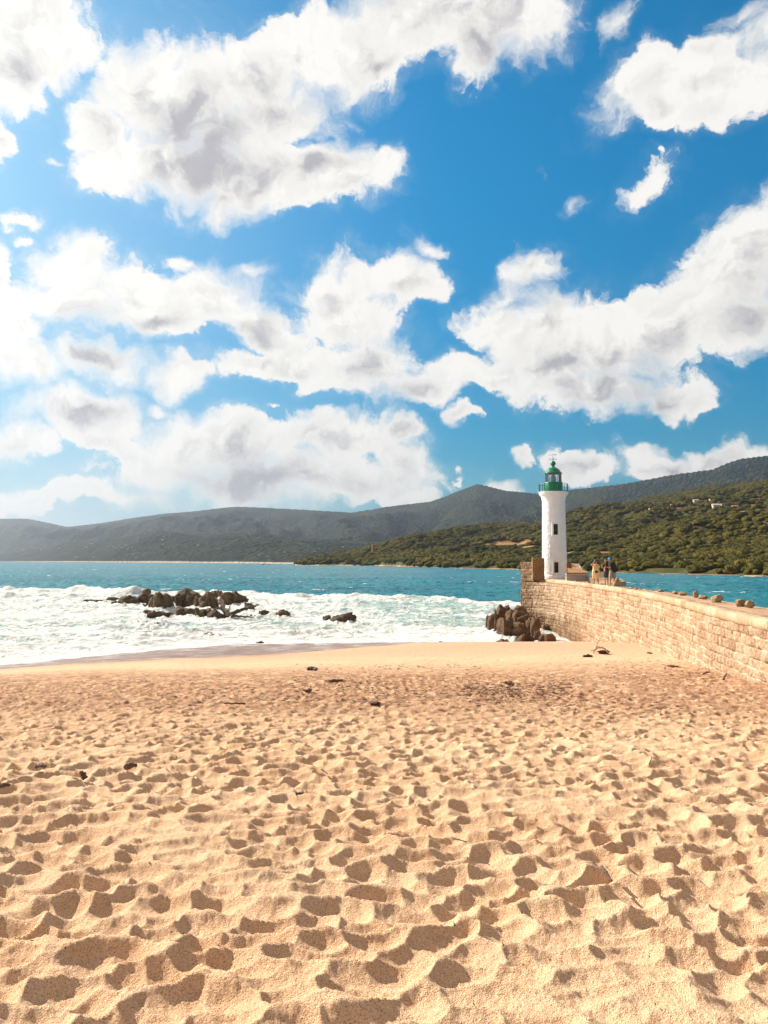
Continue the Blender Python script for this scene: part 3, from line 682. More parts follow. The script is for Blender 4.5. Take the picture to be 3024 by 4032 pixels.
def make_wood():
    rng = np.random.default_rng(4)
    X, Y = [], []
    n = 75000
    s = rng.uniform(-0.33, 0.72, n * 2); y = 225 + (1650 - 225) * rng.random(n * 2) ** 0.62
    z = terrainB(s, y); x = s * y; off = y - shB(s)
    ok = (z > 0.8) & (off > 7 + 4 * rng.random(n * 2)) & (y < dB(s) + 60)
    dens = fbm2(x / 40, y / 40, 2, 31); ok &= rng.random(n * 2) < np.clip(0.62 + 0.7 * dens, 0.12, 1) 
    for (fx, fy, rx, ry) in FIELDS: ok &= ((x - fx) / rx) ** 2 + ((y - fy) / ry) ** 2 > 1.1
    for (hx, hy, hr) in CLEAR: ok &= (np.abs(x - hx - (hy - y) * hx / hy * 0) > hr) | (y > hy + 8) | (y < hy - 22)
    x, y, z, s = x[ok], y[ok], z[ok], s[ok]
    order = np.argsort(y); x, y, z = x[order][:52000], y[order][:52000], z[order][:52000]
    keep = np.ones(len(x), bool)
    # thin by a coarse grid so that crowns do not pile up
    cell = {}
    for i in range(len(x)):
        k = (int(x[i] // 3.1), int(y[i] // 3.1))
        if k in cell: keep[i] = False
        else: cell[k] = 1
    x, y, z = x[keep], y[keep], z[keep]
    print('wood crowns', len(x))
    sc = 1.9 + 2.3 * rng.random(len(x)) ** 1.6 + (y > 700) * 0.8
    me = bpy.data.meshes.new('woodland'); me.vertices.add(len(x)); me.vertices.foreach_set('co', np.stack([x, y, z + sc * 0.28], -1).astype(np.float32).ravel()); me.update()
    add_attr(me, 'size', sc); add_attr(me, 'turn', rng.random(len(x)) * 6.28); add_attr(me, 'tint', rng.random(len(x)))
    m = leaf_material('maquis_leaves', (0.045, 0.052, 0.008), (0.190, 0.150, 0.026))
    src = bpy.data.collections.new('crown_shapes')
    for k in range(5):
        cm = crown_mesh('crown_shape', 100 + k, 3, 240, 0.48 + 0.07 * k); cm.materials.append(m); cm.shade_smooth()
        co = bpy.data.objects.new('crown_shape', cm); src.objects.link(co)
    o = link('woodland', me, m, smooth=False)
    tag(o, 'dense green and olive maquis wood covering the near hillside', 'wood', kind='stuff')
    g = bpy.data.node_groups.new('scatter_crowns', 'GeometryNodeTree')
    g.interface.new_socket('Geometry', in_out='INPUT', socket_type='NodeSocketGeometry'); g.interface.new_socket('Geometry', in_out='OUTPUT', socket_type='NodeSocketGeometry')
    N = g.nodes; L = g.links
    gi = N.new('NodeGroupInput'); go = N.new('NodeGroupOutput'); iop = N.new('GeometryNodeInstanceOnPoints'); ci = N.new('GeometryNodeCollectionInfo')
    ci.inputs['Collection'].default_value = src; ci.inputs['Separate Children'].default_value = True; ci.inputs['Reset Children'].default_value = True
    def na(nm):
        a = N.new('GeometryNodeInputNamedAttribute'); a.data_type = 'FLOAT'; a.inputs['Name'].default_value = nm; return a.outputs[0]
    cx = N.new('ShaderNodeCombineXYZ'); L.new(na('turn'), cx.inputs[2])
    L.new(gi.outputs[0], iop.inputs['Points']); L.new(ci.outputs[0], iop.inputs['Instance']); iop.inputs['Pick Instance'].default_value = True
    L.new(cx.outputs[0], iop.inputs['Rotation']); L.new(na('size'), iop.inputs['Scale'])
    L.new(iop.outputs[0], go.inputs[0])
    md = o.modifiers.new('scatter', 'NODES'); md.node_group = g

# ============================ JETTY (sea wall) ============================
WP = [(11.85, 66.8), (12.86, 65.6), (13.75, 63.6), (14.05, 60.5), (14.1, 57), (13.95, 51.7), (13.6, 45.5), (13.2, 41), (12.75, 36.5), (12.05, 31.7), (11.36, 28), (10.7, 24), (10.25, 20.6), (9.95, 18), (9.6, 15), (9.4, 12), (9.3, 8), (9.3, 4)]
def catmull(P, step):
    P = [np.array(p, float) for p in P]; P = [2 * P[0] - P[1]] + P + [2 * P[-1] - P[-2]]; out = []
    for i in range(1, len(P) - 2):
        for t in np.linspace(0, 1, 24, endpoint=False):
            a, b, c, d = P[i - 1], P[i], P[i + 1], P[i + 2]
            out.append(0.5 * ((2 * b) + (-a + c) * t + (2 * a - 5 * b + 4 * c - d) * t * t + (-a + 3 * b - 3 * c + d) * t ** 3))
    out.append(P[-2]); out = np.array(out)
    L = np.concatenate([[0], np.cumsum(np.linalg.norm(np.diff(out, axis=0), axis=1))])
    s = np.arange(0, L[-1], step); return s, np.stack([np.interp(s, L, out[:, 0]), np.interp(s, L, out[:, 1])], -1)
DECK = 4.5
ws, wp = catmull(WP, 0.035)
wt = np.gradient(wp, axis=0); wt /= np.linalg.norm(wt, axis=1)[:, None]
wn = np.stack([wt[:, 1], -wt[:, 0]], -1)                 # outward, to the beach side
if (wn[len(wn) // 2] @ np.array([-1, 0])) < 0: wn = -wn
def masonry(Sg, Zg, z0, z1, seed, hmin=0.22, hmax=0.31, lmin=0.26, lmax=0.62):
    """rough squared blocks in courses: returns outward relief and a tone and a joint mask"""
    rng = np.random.default_rng(seed)
    ed = [z0]
    while ed[-1] < z1: ed.append(ed[-1] + rng.uniform(hmin, hmax))
    ed = np.array(ed); wav = 0.022 * fbm2(Sg / 2.0, Zg / 2.0, 2, seed + 1) + 0.012 * fbm2(Sg / 0.3, Zg / 0.3, 2, seed + 9)
    Zw = Zg + wav; ci = np.clip(np.searchsorted(ed, Zw) - 1, 0, len(ed) - 2)
    dz = np.minimum(Zw - ed[ci], ed[ci + 1] - Zw)
    ds = np.full(Sg.shape, 9.0); tone = np.zeros(Sg.shape); proud = np.zeros(Sg.shape); tilt = np.zeros(Sg.shape)
    Smax = Sg.max() + 2
    for c in range(len(ed) - 1):
        k = int(Smax / lmin) + 4; j = np.cumsum(rng.uniform(lmin, lmax, k)) - 1.0 - rng.random() * 0.4
        msk = ci == c
        if not msk.any(): continue
        sv = Sg[msk] + 0.012 * fbm2(Sg[msk] / 0.25, Zg[msk] / 0.12, 2, seed + 3); b = np.clip(np.searchsorted(j, sv) - 1, 0, k - 2)
        ds[msk] = np.minimum(sv - j[b], j[b + 1] - sv)
        rt = rng.random(k); rp = rng.random(k); r3 = rng.normal(size=k)
        tone[msk] = rt[b]; proud[msk] = rp[b]; tilt[msk] = (sv - (j[b] + j[b + 1]) / 2) * r3[b] * 0.09
    d = np.minimum(ds, dz)
    jw = 0.022 + 0.012 * fbm2(Sg / 1.2, Zg / 0.8, 2, seed + 5)
    joint = 1 - sstep(d, 0.0, np.maximum(jw, 0.008))
    flush = sstep(fbm2(Sg / 2.6, Zg / 0.7, 3, seed + 7), -0.05, 0.25)       # joints filled with mortar here
    rel = -0.065 * joint * (1 - 0.7 * flush) + 0.03 * proud + tilt * (1 - joint)
    rel += (1 - joint) * (0.024 * fbm2(Sg / 0.13, Zg / 0.13, 3, seed + 8) + 0.012 * sstep(d, 0.0, 0.10))
    return rel, tone, joint, joint * flush
def stone_material(name, c1, c2, c3, mort=(0.80, 0.68, 0.50), grain=1.0):
    m, nt = mat(name)
    v = nt.node('ShaderNodeTexCoord').outputs['Object']
    tone = nt.attr('tone'); jo = nt.attr('joint'); mo = nt.attr('mortar')
    n = nt.noise(v, 1.3, 5, 0.65); n2 = nt.noise(v, 14.0, 5, 0.7); n3 = nt.noise(v, 45.0, 3, 0.7)
    c = nt.mix(tone, tuple(q * 0.86 for q in c1), c2); c = nt.mix(nt.ss(n, 0.42, 0.68, 0, 0.75), c, c3); c = nt.mix(nt.ss(tone, 0.12, 0.0, 0, 0.7), c, tuple(q * 0.75 for q in c3))
    c = nt.mix(nt.ss(n2, 0.50, 0.68, 0, 0.5), c, tuple(x * 0.55 for x in c3)); c = nt.mix(nt.ss(n2, 0.46, 0.34, 0, 0.5), c, (0.80, 0.66, 0.47))
    c = nt.mix(nt.math('MULTIPLY', jo, 0.55), c, (0.24, 0.145, 0.08)); c = nt.mix(nt.math('MULTIPLY', mo, nt.ss(n2, 0.3, 0.5)), c, mort)
    st = nt.attr('stain_shade'); c = nt.mix(nt.math('MULTIPLY', st, nt.ss(n, 0.3, 0.7, 0.5, 1.0)), c, (0.14, 0.075, 0.032))
    nt.put(nt.p.inputs['Base Color'], c); nt.p.inputs['Roughness'].default_value = 0.92; nt.p.inputs['Specular IOR Level'].default_value = 0.2
    nt.put(nt.p.inputs['Normal'], nt.bump(nt.math('ADD', n2, nt.math('MULTIPLY', n3, 0.6)), grain, 0.03))
    return m
M_STONE = stone_material('golden_masonry', (0.44, 0.295, 0.185), (0.56, 0.41, 0.28), (0.35, 0.205, 0.12))
def wall_face(name, s0, s1, z0, z1, seed, parent, lift=0.0, batter=0.0, step=0.035, zs=0.024, mtl=None):
    k = (ws >= s0) & (ws <= s1); s = ws[k]; P = wp[k]; Nn = wn[k]
    zz = np.arange(z0, z1 + 1e-6, zs)
    Sg, Zg = np.meshgrid(s, zz, indexing='ij')
    rel, tone, joint, mortar = masonry(Sg, Zg, z0, z1, seed)
    rel = rel * 1.0 + lift + batter * (z1 - Zg)
    X = P[:, 0][:, None] + Nn[:, 0][:, None] * rel; Y = P[:, 1][:, None] + Nn[:, 1][:, None] * rel
    base = sand_base(X[:, 0], Y[:, 0])[0][:, None]
    stain_shade = np.clip(1 - sstep(Zg + 0.5 * fbm2(Sg / 1.5, Zg / 0.8, 3, 55), 1.0, 2.3), 0, 1) * sstep(Y, 50, 57) * 0.95
    stain_shade = np.maximum(stain_shade, 0.55 * sstep(-(Sg - 1.0), -0.9, 1.0) * (Y > 60))  # browner tip: the rounded end's shade put into the colour
    me = grid_mesh(name, X, Y, Zg, {'tone': tone, 'joint': joint, 'mortar': mortar, 'stain_shade': stain_shade})
    o = link(name, me, mtl or M_STONE, parent); return o
jetty = empty('jetty', (float(wp[len(wp) // 2][0]), float(wp[len(wp) // 2][1]), 0))
tag(jetty, 'long curving jetty of golden squared stone running out to the lighthouse', 'jetty')
bpy.context.view_layer.update()
def keep(o, par):
    """parent without moving"""
    o.parent = par; o.matrix_parent_inverse = par.matrix_world.inverted(); return o
keep(wall_face('wall_face', 0, 999, -0.9, 4.28, 7, None, batter=0.03), jetty)
# coping: rough slabs that stand a little proud along the edge
def ribbon(name, s0, s1, offs, zf, mtl, seed=0, attrs=True):
    """sheet across the path: offs = list of (outward offset, height)"""
    k = (ws >= s0) & (ws <= s1); s = ws[k][::3]; P = wp[k][::3]; Nn = wn[k][::3]
    O = np.array([o for o, z in offs])[None, :]; Z = np.array([z for o, z in offs])[None, :]
    Sg = np.repeat(s[:, None], O.shape[1], 1)
    n1 = 0.035 * fbm2(Sg / 0.35, O / 0.3 + 0 * Sg, 3, seed); n2_ = 0.022 * fbm2(Sg / 0.5, O / 0.2 + 0 * Sg, 3, seed + 3)
    Og = O + n1; X = P[:, 0][:, None] + Nn[:, 0][:, None] * Og; Y = P[:, 1][:, None] + Nn[:, 1][:, None] * Og; Zg = Z + n2_
    L = 1.15; blk = np.floor(Sg / L + 0.2 * h2(np.floor(Sg / L), np.floor(Sg * 0), seed)); fr = Sg / L - np.floor(Sg / L)
    j = 1 - sstep(np.minimum(fr, 1 - fr), 0, 0.02)
    me = grid_mesh(name, X, Y, Zg - 0.02 * j, {'tone': h2(blk, blk * 0 + 3, seed), 'joint': j * 0.7, 'mortar': np.zeros_like(X), 'stain_shade': np.zeros_like(X)})
    return link(name, me, mtl, None)
M_COPE = stone_material('pale_coping_stone', (0.52, 0.365, 0.23), (0.60, 0.45, 0.30), (0.42, 0.27, 0.16))
M_DECK = stone_material('worn_deck_paving', (0.50, 0.31, 0.18), (0.55, 0.36, 0.22), (0.42, 0.25, 0.14), grain=0.6)
keep(ribbon('coping', 3.0, 999, [(-0.3, 4.15), (0.02, 4.20), (0.075, 4.27), (0.085, 4.36), (0.075, 4.46), (0.05, 4.50), (-0.1, 4.515), (-0.25, 4.52), (-0.38, 4.515), (-0.40, 4.40)], 0, M_COPE, 3), jetty)
# deck: from the coping to the sea side
RP = [(20.5, 72.5), (20.6, 67), (19.4, 62), (17.3, 58), (15.9, 54.5), (15.35, 51), (15.2, 47), (15.0, 42), (14.6, 38), (13.9, 32), (13.4, 27.2), (12.9, 24), (12.5, 20.5), (12.3, 15), (12.3, 8), (12.3, 4)]
def outer_side():
    s, p = catmull(RP, 0.25)
    # front edge resampled to the same count, with the round head closed off behind the lighthouse
    head = [(20.5, 72.5), (18.5, 74.2), (15, 74), (13.6, 71), (12.3, 68.0), (12.1, 66.9)]
    hs, hp = catmull(head, 0.25)
    mb = MB(); bm = mb.bm
    # deck top as a strip between the two sides
    n = 260; fa = np.linspace(0.0, ws[-1], n); A = np.stack([np.interp(fa, ws, wp[:, 0] - wn[:, 0] * 0.30), np.interp(fa, ws, wp[:, 1] - wn[:, 1] * 0.30)], -1)
    fb = np.linspace(0, s[-1], n) ; B = np.stack([np.interp(fb, s, p[:, 0]), np.interp(fb, s, p[:, 1])], -1)
    cols = 14; T = np.linspace(0, 1, cols)
    # match by depth (Y) rather than by count
    yb = p[:, 1]; Bx = np.interp(A[:, 1], yb[::-1], p[:, 0][::-1]); B = np.stack([Bx, A[:, 1]], -1)
    X = A[:, 0][:, None] * (1 - T) + B[:, 0][:, None] * T; Y = A[:, 1][:, None] * (1 - T) + B[:, 1][:, None] * T
    Z = 4.455 + 0.018 * fbm2(X / 0.8, Y / 0.8, 3, 12) - 0.05 * T[None, :] ** 6
    a0 = np.zeros_like(X)
    me = grid_mesh('deck', X, Y, Z, {'tone': h2(np.floor(X / 1.1), np.floor(Y / 1.3), 3), 'joint': a0, 'mortar': a0, 'stain_shade': a0})
    keep(link('deck', me, M_DECK), jetty)
    # head platform
    poly = [tuple(q) for q in hp] + [tuple(q) for q in wp[(ws > 0.2) & (ws < 6.0)][::20] - wn[(ws > 0.2) & (ws < 6.0)][::20] * 0.28] + [(16.0, 61.5), (19.2, 62.2)]
    m2 = MB(); m2.prism(poly, -0.9, 4.44); me_ = m2.build('round_head', M_DECK); keep(me_, jetty)
    # sea-side face
    zz = np.arange(-0.9, 4.44, 0.13); Zg = np.repeat(zz[None, :], len(p), 0); Xg = np.repeat(p[:, 0][:, None], len(zz), 1); Yg = np.repeat(p[:, 1][:, None], len(zz), 1)
    Sg = np.repeat(s[:, None], len(zz), 1); a0 = np.zeros_like(Xg)
    me = grid_mesh('seaward_face', Xg + 0.02 * fbm2(Sg, Zg * 3, 3, 5), Yg, Zg, {'tone': h2(np.floor(Sg / 0.5), np.floor(Zg / 0.26), 3), 'joint': a0, 'mortar': a0, 'stain_shade': a0})
    keep(link('seaward_face', me, M_STONE), jetty)
outer_side()
# parapet at the tip and its end pier
S1 = float(ws[np.argmin(np.abs(wp[:, 1] - 65.75))])
par = empty('parapet', (12.4, 66.4, DECK)); tag(par, 'chest high stone parapet wall closing the seaward tip of the jetty', 'parapet wall')
bpy.context.view_layer.update()
keep(wall_face('wall_face', 0, S1 + 0.03, 4.28, 5.97, 21, None, lift=0.0), par)
mb = MB(); k = (ws <= S1); A = wp[k][::6]; Nn = wn[k][::6]
poly = [tuple(q + n_ * 0.0) for q, n_ in zip(A, Nn)] + [tuple(q - n_ * 0.8) for q, n_ in list(zip(A, Nn))[::-1]]
mb.prism(poly, 4.4, 5.96); core = mb.build('wall_core', M_STONE); keep(core, par)
def rough_box(name, c, size, rz, mtl, seed, n=22, amp=0.03, parent=None, attrs=None):
    """a box with worn, uneven faces"""
    bm = bmesh.new(); bmesh.ops.create_cube(bm, size=1.0); bmesh.ops.subdivide_edges(bm, edges=bm.edges[:], cuts=n, use_grid_fill=True)
    me = bpy.data.meshes.new(name); bm.to_mesh(me); bm.free()
    p = np.empty(len(me.vertices) * 3); me.vertices.foreach_get('co', p); p = p.reshape(-1, 3)
    e = np.abs(p) * 2; rnd = np.clip((e ** 14).sum(1) - 1, 0, 3)[:, None]; p = p * (1 - 0.02 * rnd) * np.array(size)
    p = p + amp * np.stack([fbm3(p * 3 + seed + 9 * i, 4, seed + i) for i in range(3)], -1)
    me.vertices.foreach_set('co', p.ravel()); me.update()
    for a in ('tone', 'joint', 'mortar', 'stain_shade'): add_attr(me, a, np.full(len(p), 0.4 if a == 'tone' else 0.0) if not attrs or a not in attrs else np.full(len(p), attrs[a]))
    o = link(name, me, mtl, parent); o.location = c; o.rotation_euler = (0, 0, rz); return o
M_PIER = stone_material('shaded_brown_masonry', (0.26, 0.14, 0.06), (0.32, 0.18, 0.08), (0.17, 0.09, 0.035))  # brown stone; the shade of its camera-facing side is put into the colour
pr = at(2121, 2200, 65.3)
pier = rough_box('parapet_pier', (pr[0] + 0.02, 65.75, (DECK + 6.24) / 2 - 0.02), (1.0, 0.75, 6.24 - DECK + 0.1), R(-4), M_PIER, 5)
tag(pier, 'brown square stone pier with its shade in the colour at the end of the parapet beside the lighthouse', 'stone pier')

# ============================ LIGHTHOUSE ============================
LHX, LHY = at(2181.5, 2100, 68.0)[0], 68.0
def zrow(py, Y=68.0): return at(2181, py, Y)[2]
lh = empty('lighthouse', (LHX, LHY, 4.4), 0)
tag(lh, 'white round lighthouse with green lantern and railing at the end of the jetty', 'lighthouse')
m, nt = mat('white_render'); v = nt.node('ShaderNodeTexCoord').outputs['Object']
n = nt.noise(v, 1.2, 4, 0.6); n2 = nt.noise(nt.mapping(v, sc=(1, 1, 0.6)), 7.0, 6, 0.7); strk = nt.noise(nt.mapping(v, sc=(3.5, 3.5, 0.22)), 2.0, 5, 0.7)
c = nt.mix(nt.ss(n, 0.4, 0.7), (0.92, 0.92, 0.93), (0.87, 0.87, 0.87)); c = nt.mix(nt.ss(strk, 0.58, 0.72, 0, 0.35), c, (0.58, 0.45, 0.34))
c = nt.mix(nt.ss(n2, 0.70, 0.78, 0, 0.6), c, (0.34, 0.24, 0.17))
nt.put(nt.p.inputs['Base Color'], c); nt.p.inputs['Roughness'].default_value = 0.8
nt.put(nt.p.inputs['Normal'], nt.bump(nt.math('ADD', nt.math('MULTIPLY', nt.ss(n2, 0.4, 0.62), 1.0), nt.noise(v, 3.5, 3, 0.6)), 0.8, 0.03)); M_WHITE = m
M_GREEN = simple_mat('green_gloss_paint', (0.008, 0.235, 0.105), (0.005, 0.16, 0.075), 0.32, 3.0, bump=0.15, bdist=0.01)
M_DGREEN = simple_mat('dark_green_iron', (0.012, 0.10, 0.055), (0.02, 0.07, 0.05), 0.45, 9.0)
M_BLUE = simple_mat('blue_green_iron', (0.015, 0.10, 0.13), (0.01, 0.06, 0.09), 0.5, 9.0)
M_DARK = simple_mat('dark_opening', (0.018, 0.022, 0.022), (0.03, 0.035, 0.034), 0.8, 6.0)
m, nt = mat('lantern_glass'); g1 = nt.node('ShaderNodeBsdfTransparent'); g1.inputs[0].default_value = (0.86, 0.92, 0.93, 1); g2_ = nt.node('ShaderNodeBsdfGlossy'); g2_.inputs['Roughness'].default_value = 0.05
fr = nt.node('ShaderNodeFresnel'); fr.inputs['IOR'].default_value = 1.5; mx = nt.node('ShaderNodeMixShader'); nt.l.new(nt.math('ADD', fr.outputs[0], 0.14), mx.inputs[0]); nt.l.new(g1.outputs[0], mx.inputs[1]); nt.l.new(g2_.outputs[0], mx.inputs[2])
nt.l.new(mx.outputs[0], [q for q in nt.n if q.type == 'OUTPUT_MATERIAL'][0].inputs[0]); nt.n.remove(nt.p); M_GLASS = m
def zz(py): return zrow(py) - 4.4
rb, rt_ = 1.075, 0.995
# shaft: a fine lathe with window openings cut as real recesses
def make_shaft():
    ztop = zz(1971); nz, na = 230, 220
    zs_ = np.linspace(-0.3, ztop, nz); an = np.linspace(0, 2 * np.pi, na, endpoint=False)
    Zg, Ag = np.meshgrid(zs_, an, indexing='ij'); rr = rb + (rt_ - rb) * sstep(Zg, 0, ztop) ** 0.9
    rr = rr + 0.008 * fbm2(Ag * 4, Zg * 3.0, 3, 2) + 0.010 * sstep(fbm2(Ag * 9 / 1.0, Zg * 7, 3, 4), 0.1, 0.5)
    # openings
    face = math.atan2(-LHY, -LHX) + R(9)              # towards the camera, a little to the right
    for zc, hh, ww in WINS:
        ins = (np.abs((Ag - face + np.pi) % (2 * np.pi) - np.pi) * rb < ww / 2) & (np.abs(Zg - zc) < hh / 2)
        rr = np.where(ins, rr - 0.26, rr)
    X = rr * np.cos(Ag); Y = rr * np.sin(Ag)
    idx = np.arange(nz * na).reshape(nz, na); nx = np.roll(idx, -1, axis=1)
    f = np.stack([idx[:-1], nx[:-1], nx[1:], idx[1:]], -1).reshape(-1, 4)
    me = np_mesh('shaft', np.stack([X, Y, Zg], -1).reshape(-1, 3), f); return face, me
WINS = [(zz(2086), 0.93, 0.40), (zz(2234), 0.93, 0.41)]
face, me = make_shaft(); shaft = link('shaft', me, M_WHITE, lh)
zc0 = zz(1938)
MB().lathe([(rt_ - 0.02, zz(1976)), (1.03, zz(1968)), (1.06, zz(1960)), (1.14, zz(1953)), (1.24, zz(1949)), (1.27, zz(1946)), (1.27, zz(1941)), (1.30, zz(1940)), (1.30, zc0), (0.4, zc0 + 0.01)], n=72).build('gallery', M_WHITE, lh, True)
MB().lathe([(rb + 0.0, -0.05), (rb + 0.05, 0.02), (rb + 0.05, 0.36), (rb + 0.01, 0.42), (rb - 0.05, 0.42)], n=64).build('plinth', M_WHITE, shaft, True)
for wi, (zc, hh, ww) in enumerate(WINS):
    ra = rb - 0.19; M = Matrix.Translation((math.cos(face) * ra, math.sin(face) * ra, zc)) @ Matrix.Rotation(face + math.pi / 2, 4, 'Z')
    w = MB(); w.box((0, 0.02, 0), (ww, 0.02, hh)); bmesh.ops.transform(w.bm, matrix=M, verts=w.bm.verts); pane = w.build('window', M_DARK, lh)
    w = MB(); t_ = 0.025
    w.box((-ww / 2 + t_, -0.02, 0), (t_ * 2, 0.05, hh)); w.box((ww / 2 - t_, -0.02, 0), (t_ * 2, 0.05, hh)); w.box((0, -0.022, hh * 0.22), (ww, 0.05, t_ * 1.6)); w.box((0, -0.024, hh / 2 - t_), (ww, 0.05, t_ * 1.6))
    w.box((0, -0.018, hh * 0.36), (t_, 0.04, hh * 0.26)); w.box((0, -0.016, hh * 0.36), (ww, 0.04, t_))
    if wi == 0: w.box((0, -0.02, -0.02), (ww, 0.04, hh * 0.16)); 
    bmesh.ops.transform(w.bm, matrix=M, verts=w.bm.verts); w.build('frame', M_DGREEN if wi == 0 else simple_mat('weathered_frame', (0.16, 0.12, 0.09), None, 0.7, 5), pane)
    ra2 = rb + 0.03; M2 = Matrix.Translation((math.cos(face) * ra2, math.sin(face) * ra2, zc)) @ Matrix.Rotation(face + math.pi / 2, 4, 'Z')
    w = MB(); w.box((0, 0.05, -hh / 2 - 0.05), (ww + 0.34, 0.14, 0.09), bevel=0.01); w.box((-ww / 2 - 0.085, 0.06, 0), (0.13, 0.1, hh + 0.02), bevel=0.01); w.box((ww / 2 + 0.085, 0.06, 0), (0.13, 0.1, hh + 0.02), bevel=0.01); w.box((0, 0.06, hh / 2 + 0.07), (ww + 0.32, 0.1, 0.13), bevel=0.01)
    bmesh.ops.transform(w.bm, matrix=M2, verts=w.bm.verts); w.build('surround', M_WHITE, pane)
# lantern
zg = zc0; zl = zz(1900); zd = zz(1865); rl = 0.80; rg_ = 0.70
drum = MB().lathe([(rl, zg), (rl, zl - 0.05), (rl - 0.03, zl), (rg_ - 0.06, zl + 0.02)], n=56).build('lantern_drum', M_GREEN, lh, True)
w = MB()
for k in range(14):
    a = 2 * math.pi * k / 14; w.box((math.cos(a) * (rl + 0.008), math.sin(a) * (rl + 0.008), (zg + zl) / 2 - 0.02), (0.02, 0.035, zl - zg - 0.08), Euler((0, 0, a)))
w.box((math.cos(face) * (rl + 0.01), math.sin(face) * (rl + 0.01), zg + 0.36), (0.03, 0.46, 0.68), Euler((0, 0, face)), bevel=0.01)
w.build('drum_ribs', M_GREEN, drum)
MB().lathe([(rg_, zl), (rg_, zd)], n=48).build('lantern_glazing', M_GLASS, lh, True)
w = MB()
for k in range(10):
    a = 2 * math.pi * (k + 0.3) / 10; w.box((math.cos(a) * (rg_ + 0.012), math.sin(a) * (rg_ + 0.012), (zl + zd) / 2), (0.03, 0.03, zd - zl), Euler((0, 0, a)))
w.lathe([(rg_ + 0.03, zd - 0.03), (rg_ + 0.03, zd)], n=40)
w.build('glazing_bars', simple_mat('grey_bars', (0.12, 0.17, 0.16), None, 0.4, 5), lh)
ln = MB().lathe([(0.0, zl + 0.02), (0.20, zl + 0.03), (0.25, zl + 0.2), (0.25, zl + 0.42), (0.18, zl + 0.60), (0.07, zl + 0.68), (0.07, zl + 0.78), (0.0, zl + 0.78)], n=24).build('lamp_lens', simple_mat('lens_glass', (0.10, 0.20, 0.21), (0.25, 0.34, 0.34), 0.12, 14.0), lh, True)
hd = zz(1836.5) - zd
MB().lathe([(rg_ - 0.1, zd - 0.02), (rg_ + 0.09, zd), (rg_ + 0.10, zd + 0.035), (rg_ - 0.0, zd + 0.09), (0.66, zd + 0.13), (0.60, zd + 0.26), (0.46, zd + 0.42), (0.28, zd + 0.53), (0.17, zd + 0.57), (0.12, zd + 0.62), (0.155, zd + 0.66), (0.10, zd + 0.69), (0.09, zd + 0.74)], n=56).build('dome', M_GREEN, lh, True)
zb = zz(1825); rbll = 0.235
MB().lathe([(0.03, zb - rbll - 0.02)] + [(max(0.02, rbll * math.sin(a)), zb - rbll * math.cos(a)) for a in np.linspace(0.25, 3.0, 15)], n=32).build('ball_vent', M_GREEN, lh, True)
# railing
rr_ = 1.255; zr = zz(1907) - zg
w = MB()
for k in range(26):
    a = 2 * math.pi * k / 26; w.tube([(rr_ * math.cos(a), rr_ * math.sin(a), zg - 0.05), (rr_ * math.cos(a), rr_ * math.sin(a), zg + zr)], 0.014 if k % 4 else 0.028, 6)
for h_ in (zr, zr * 0.08): w.tube([(rr_ * math.cos(a), rr_ * math.sin(a), zg + h_) for a in np.linspace(0, 2 * math.pi, 49)], 0.017, 6, cap=False)
w.build('railing', M_DGREEN, lh)
# weather vane with the compass letters
zt = zz(1784); z1_ = zz(1808); z2_ = zz(1791); vx = 0.0
w = MB(); w.tube([(0, 0, zb + rbll - 0.02), (0, 0, zt)], [0.022, 0.010], 6)
w.tube([(-0.24, 0, z1_), (0.24, 0, z1_)], 0.009, 5); w.tube([(0, -0.24, z1_), (0, 0.24, z1_)], 0.009, 5)
vane = w.build('vane_rod', M_BLUE, lh)
w = MB(); w.tube([(-0.24, 0, z2_ - 0.015), (0.22, 0, z2_ + 0.02)], 0.010, 5)
w.poly3([(0.10, -0.006, z2_ + 0.01), (0.27, -0.006, z2_ - 0.035), (0.27, -0.006, z2_ + 0.075), (0.10, 0.006, z2_ + 0.01), (0.27, 0.006, z2_ - 0.035), (0.27, 0.006, z2_ + 0.075)], [(0, 1, 2), (5, 4, 3), (0, 3, 4, 1), (1, 4, 5, 2), (2, 5, 3, 0)])
w.poly3([(-0.32, 0, z2_ - 0.02), (-0.22, 0, z2_ + 0.02), (-0.22, 0, z2_ - 0.05), (-0.24, 0.012, z2_ - 0.02)], [(0, 1, 3), (0, 3, 2), (1, 2, 3), (0, 2, 1)])
w.build('arrow', M_BLUE, vane)
def letter(ch, c):
    w = MB(); r = 0.055; t_ = 0.013; x, y, z = c
    if ch == 'O': w.tube([(x + r * 0.85 * math.cos(a), y, z + r * math.sin(a)) for a in np.linspace(0, 2 * math.pi, 17)], t_, 5, cap=False)
    if ch == 'E':
        w.tube([(x - r * .7, y, z - r), (x - r * .7, y, z + r)], t_, 5)
        for q in (-1, 0, 1): w.tube([(x - r * .7, y, z + q * r), (x + r * .7, y, z + q * r)], t_ * .9, 5)
    if ch == 'N': w.tube([(x - r * .7, y, z - r), (x - r * .7, y, z + r), (x + r * .7, y, z - r), (x + r * .7, y, z + r)], t_, 5)
    if ch == 'S': w.tube([(x + r * .7, y, z + r), (x - r * .6, y, z + r * .9), (x - r * .6, y, z + r * .1), (x + r * .6, y, z - r * .1), (x + r * .6, y, z - r * .9), (x - r * .7, y, z - r)], t_, 5)
    w.build('letter', M_BLUE, vane)
letter('O', (-0.28, 0, z1_)); letter('E', (0.28, 0, z1_)); letter('N', (-0.03, 0.26, z1_ + 0.01)); letter('S', (0.02, -0.26, z1_ - 0.01))
w = MB(); w.tube([(-1.30, -0.1, zg + 0.02), (-1.40, -0.1, zg + 0.05), (-1.42, -0.1, zg + 0.16)], 0.035, 8); w.build('bracket', M_WHITE, lh)
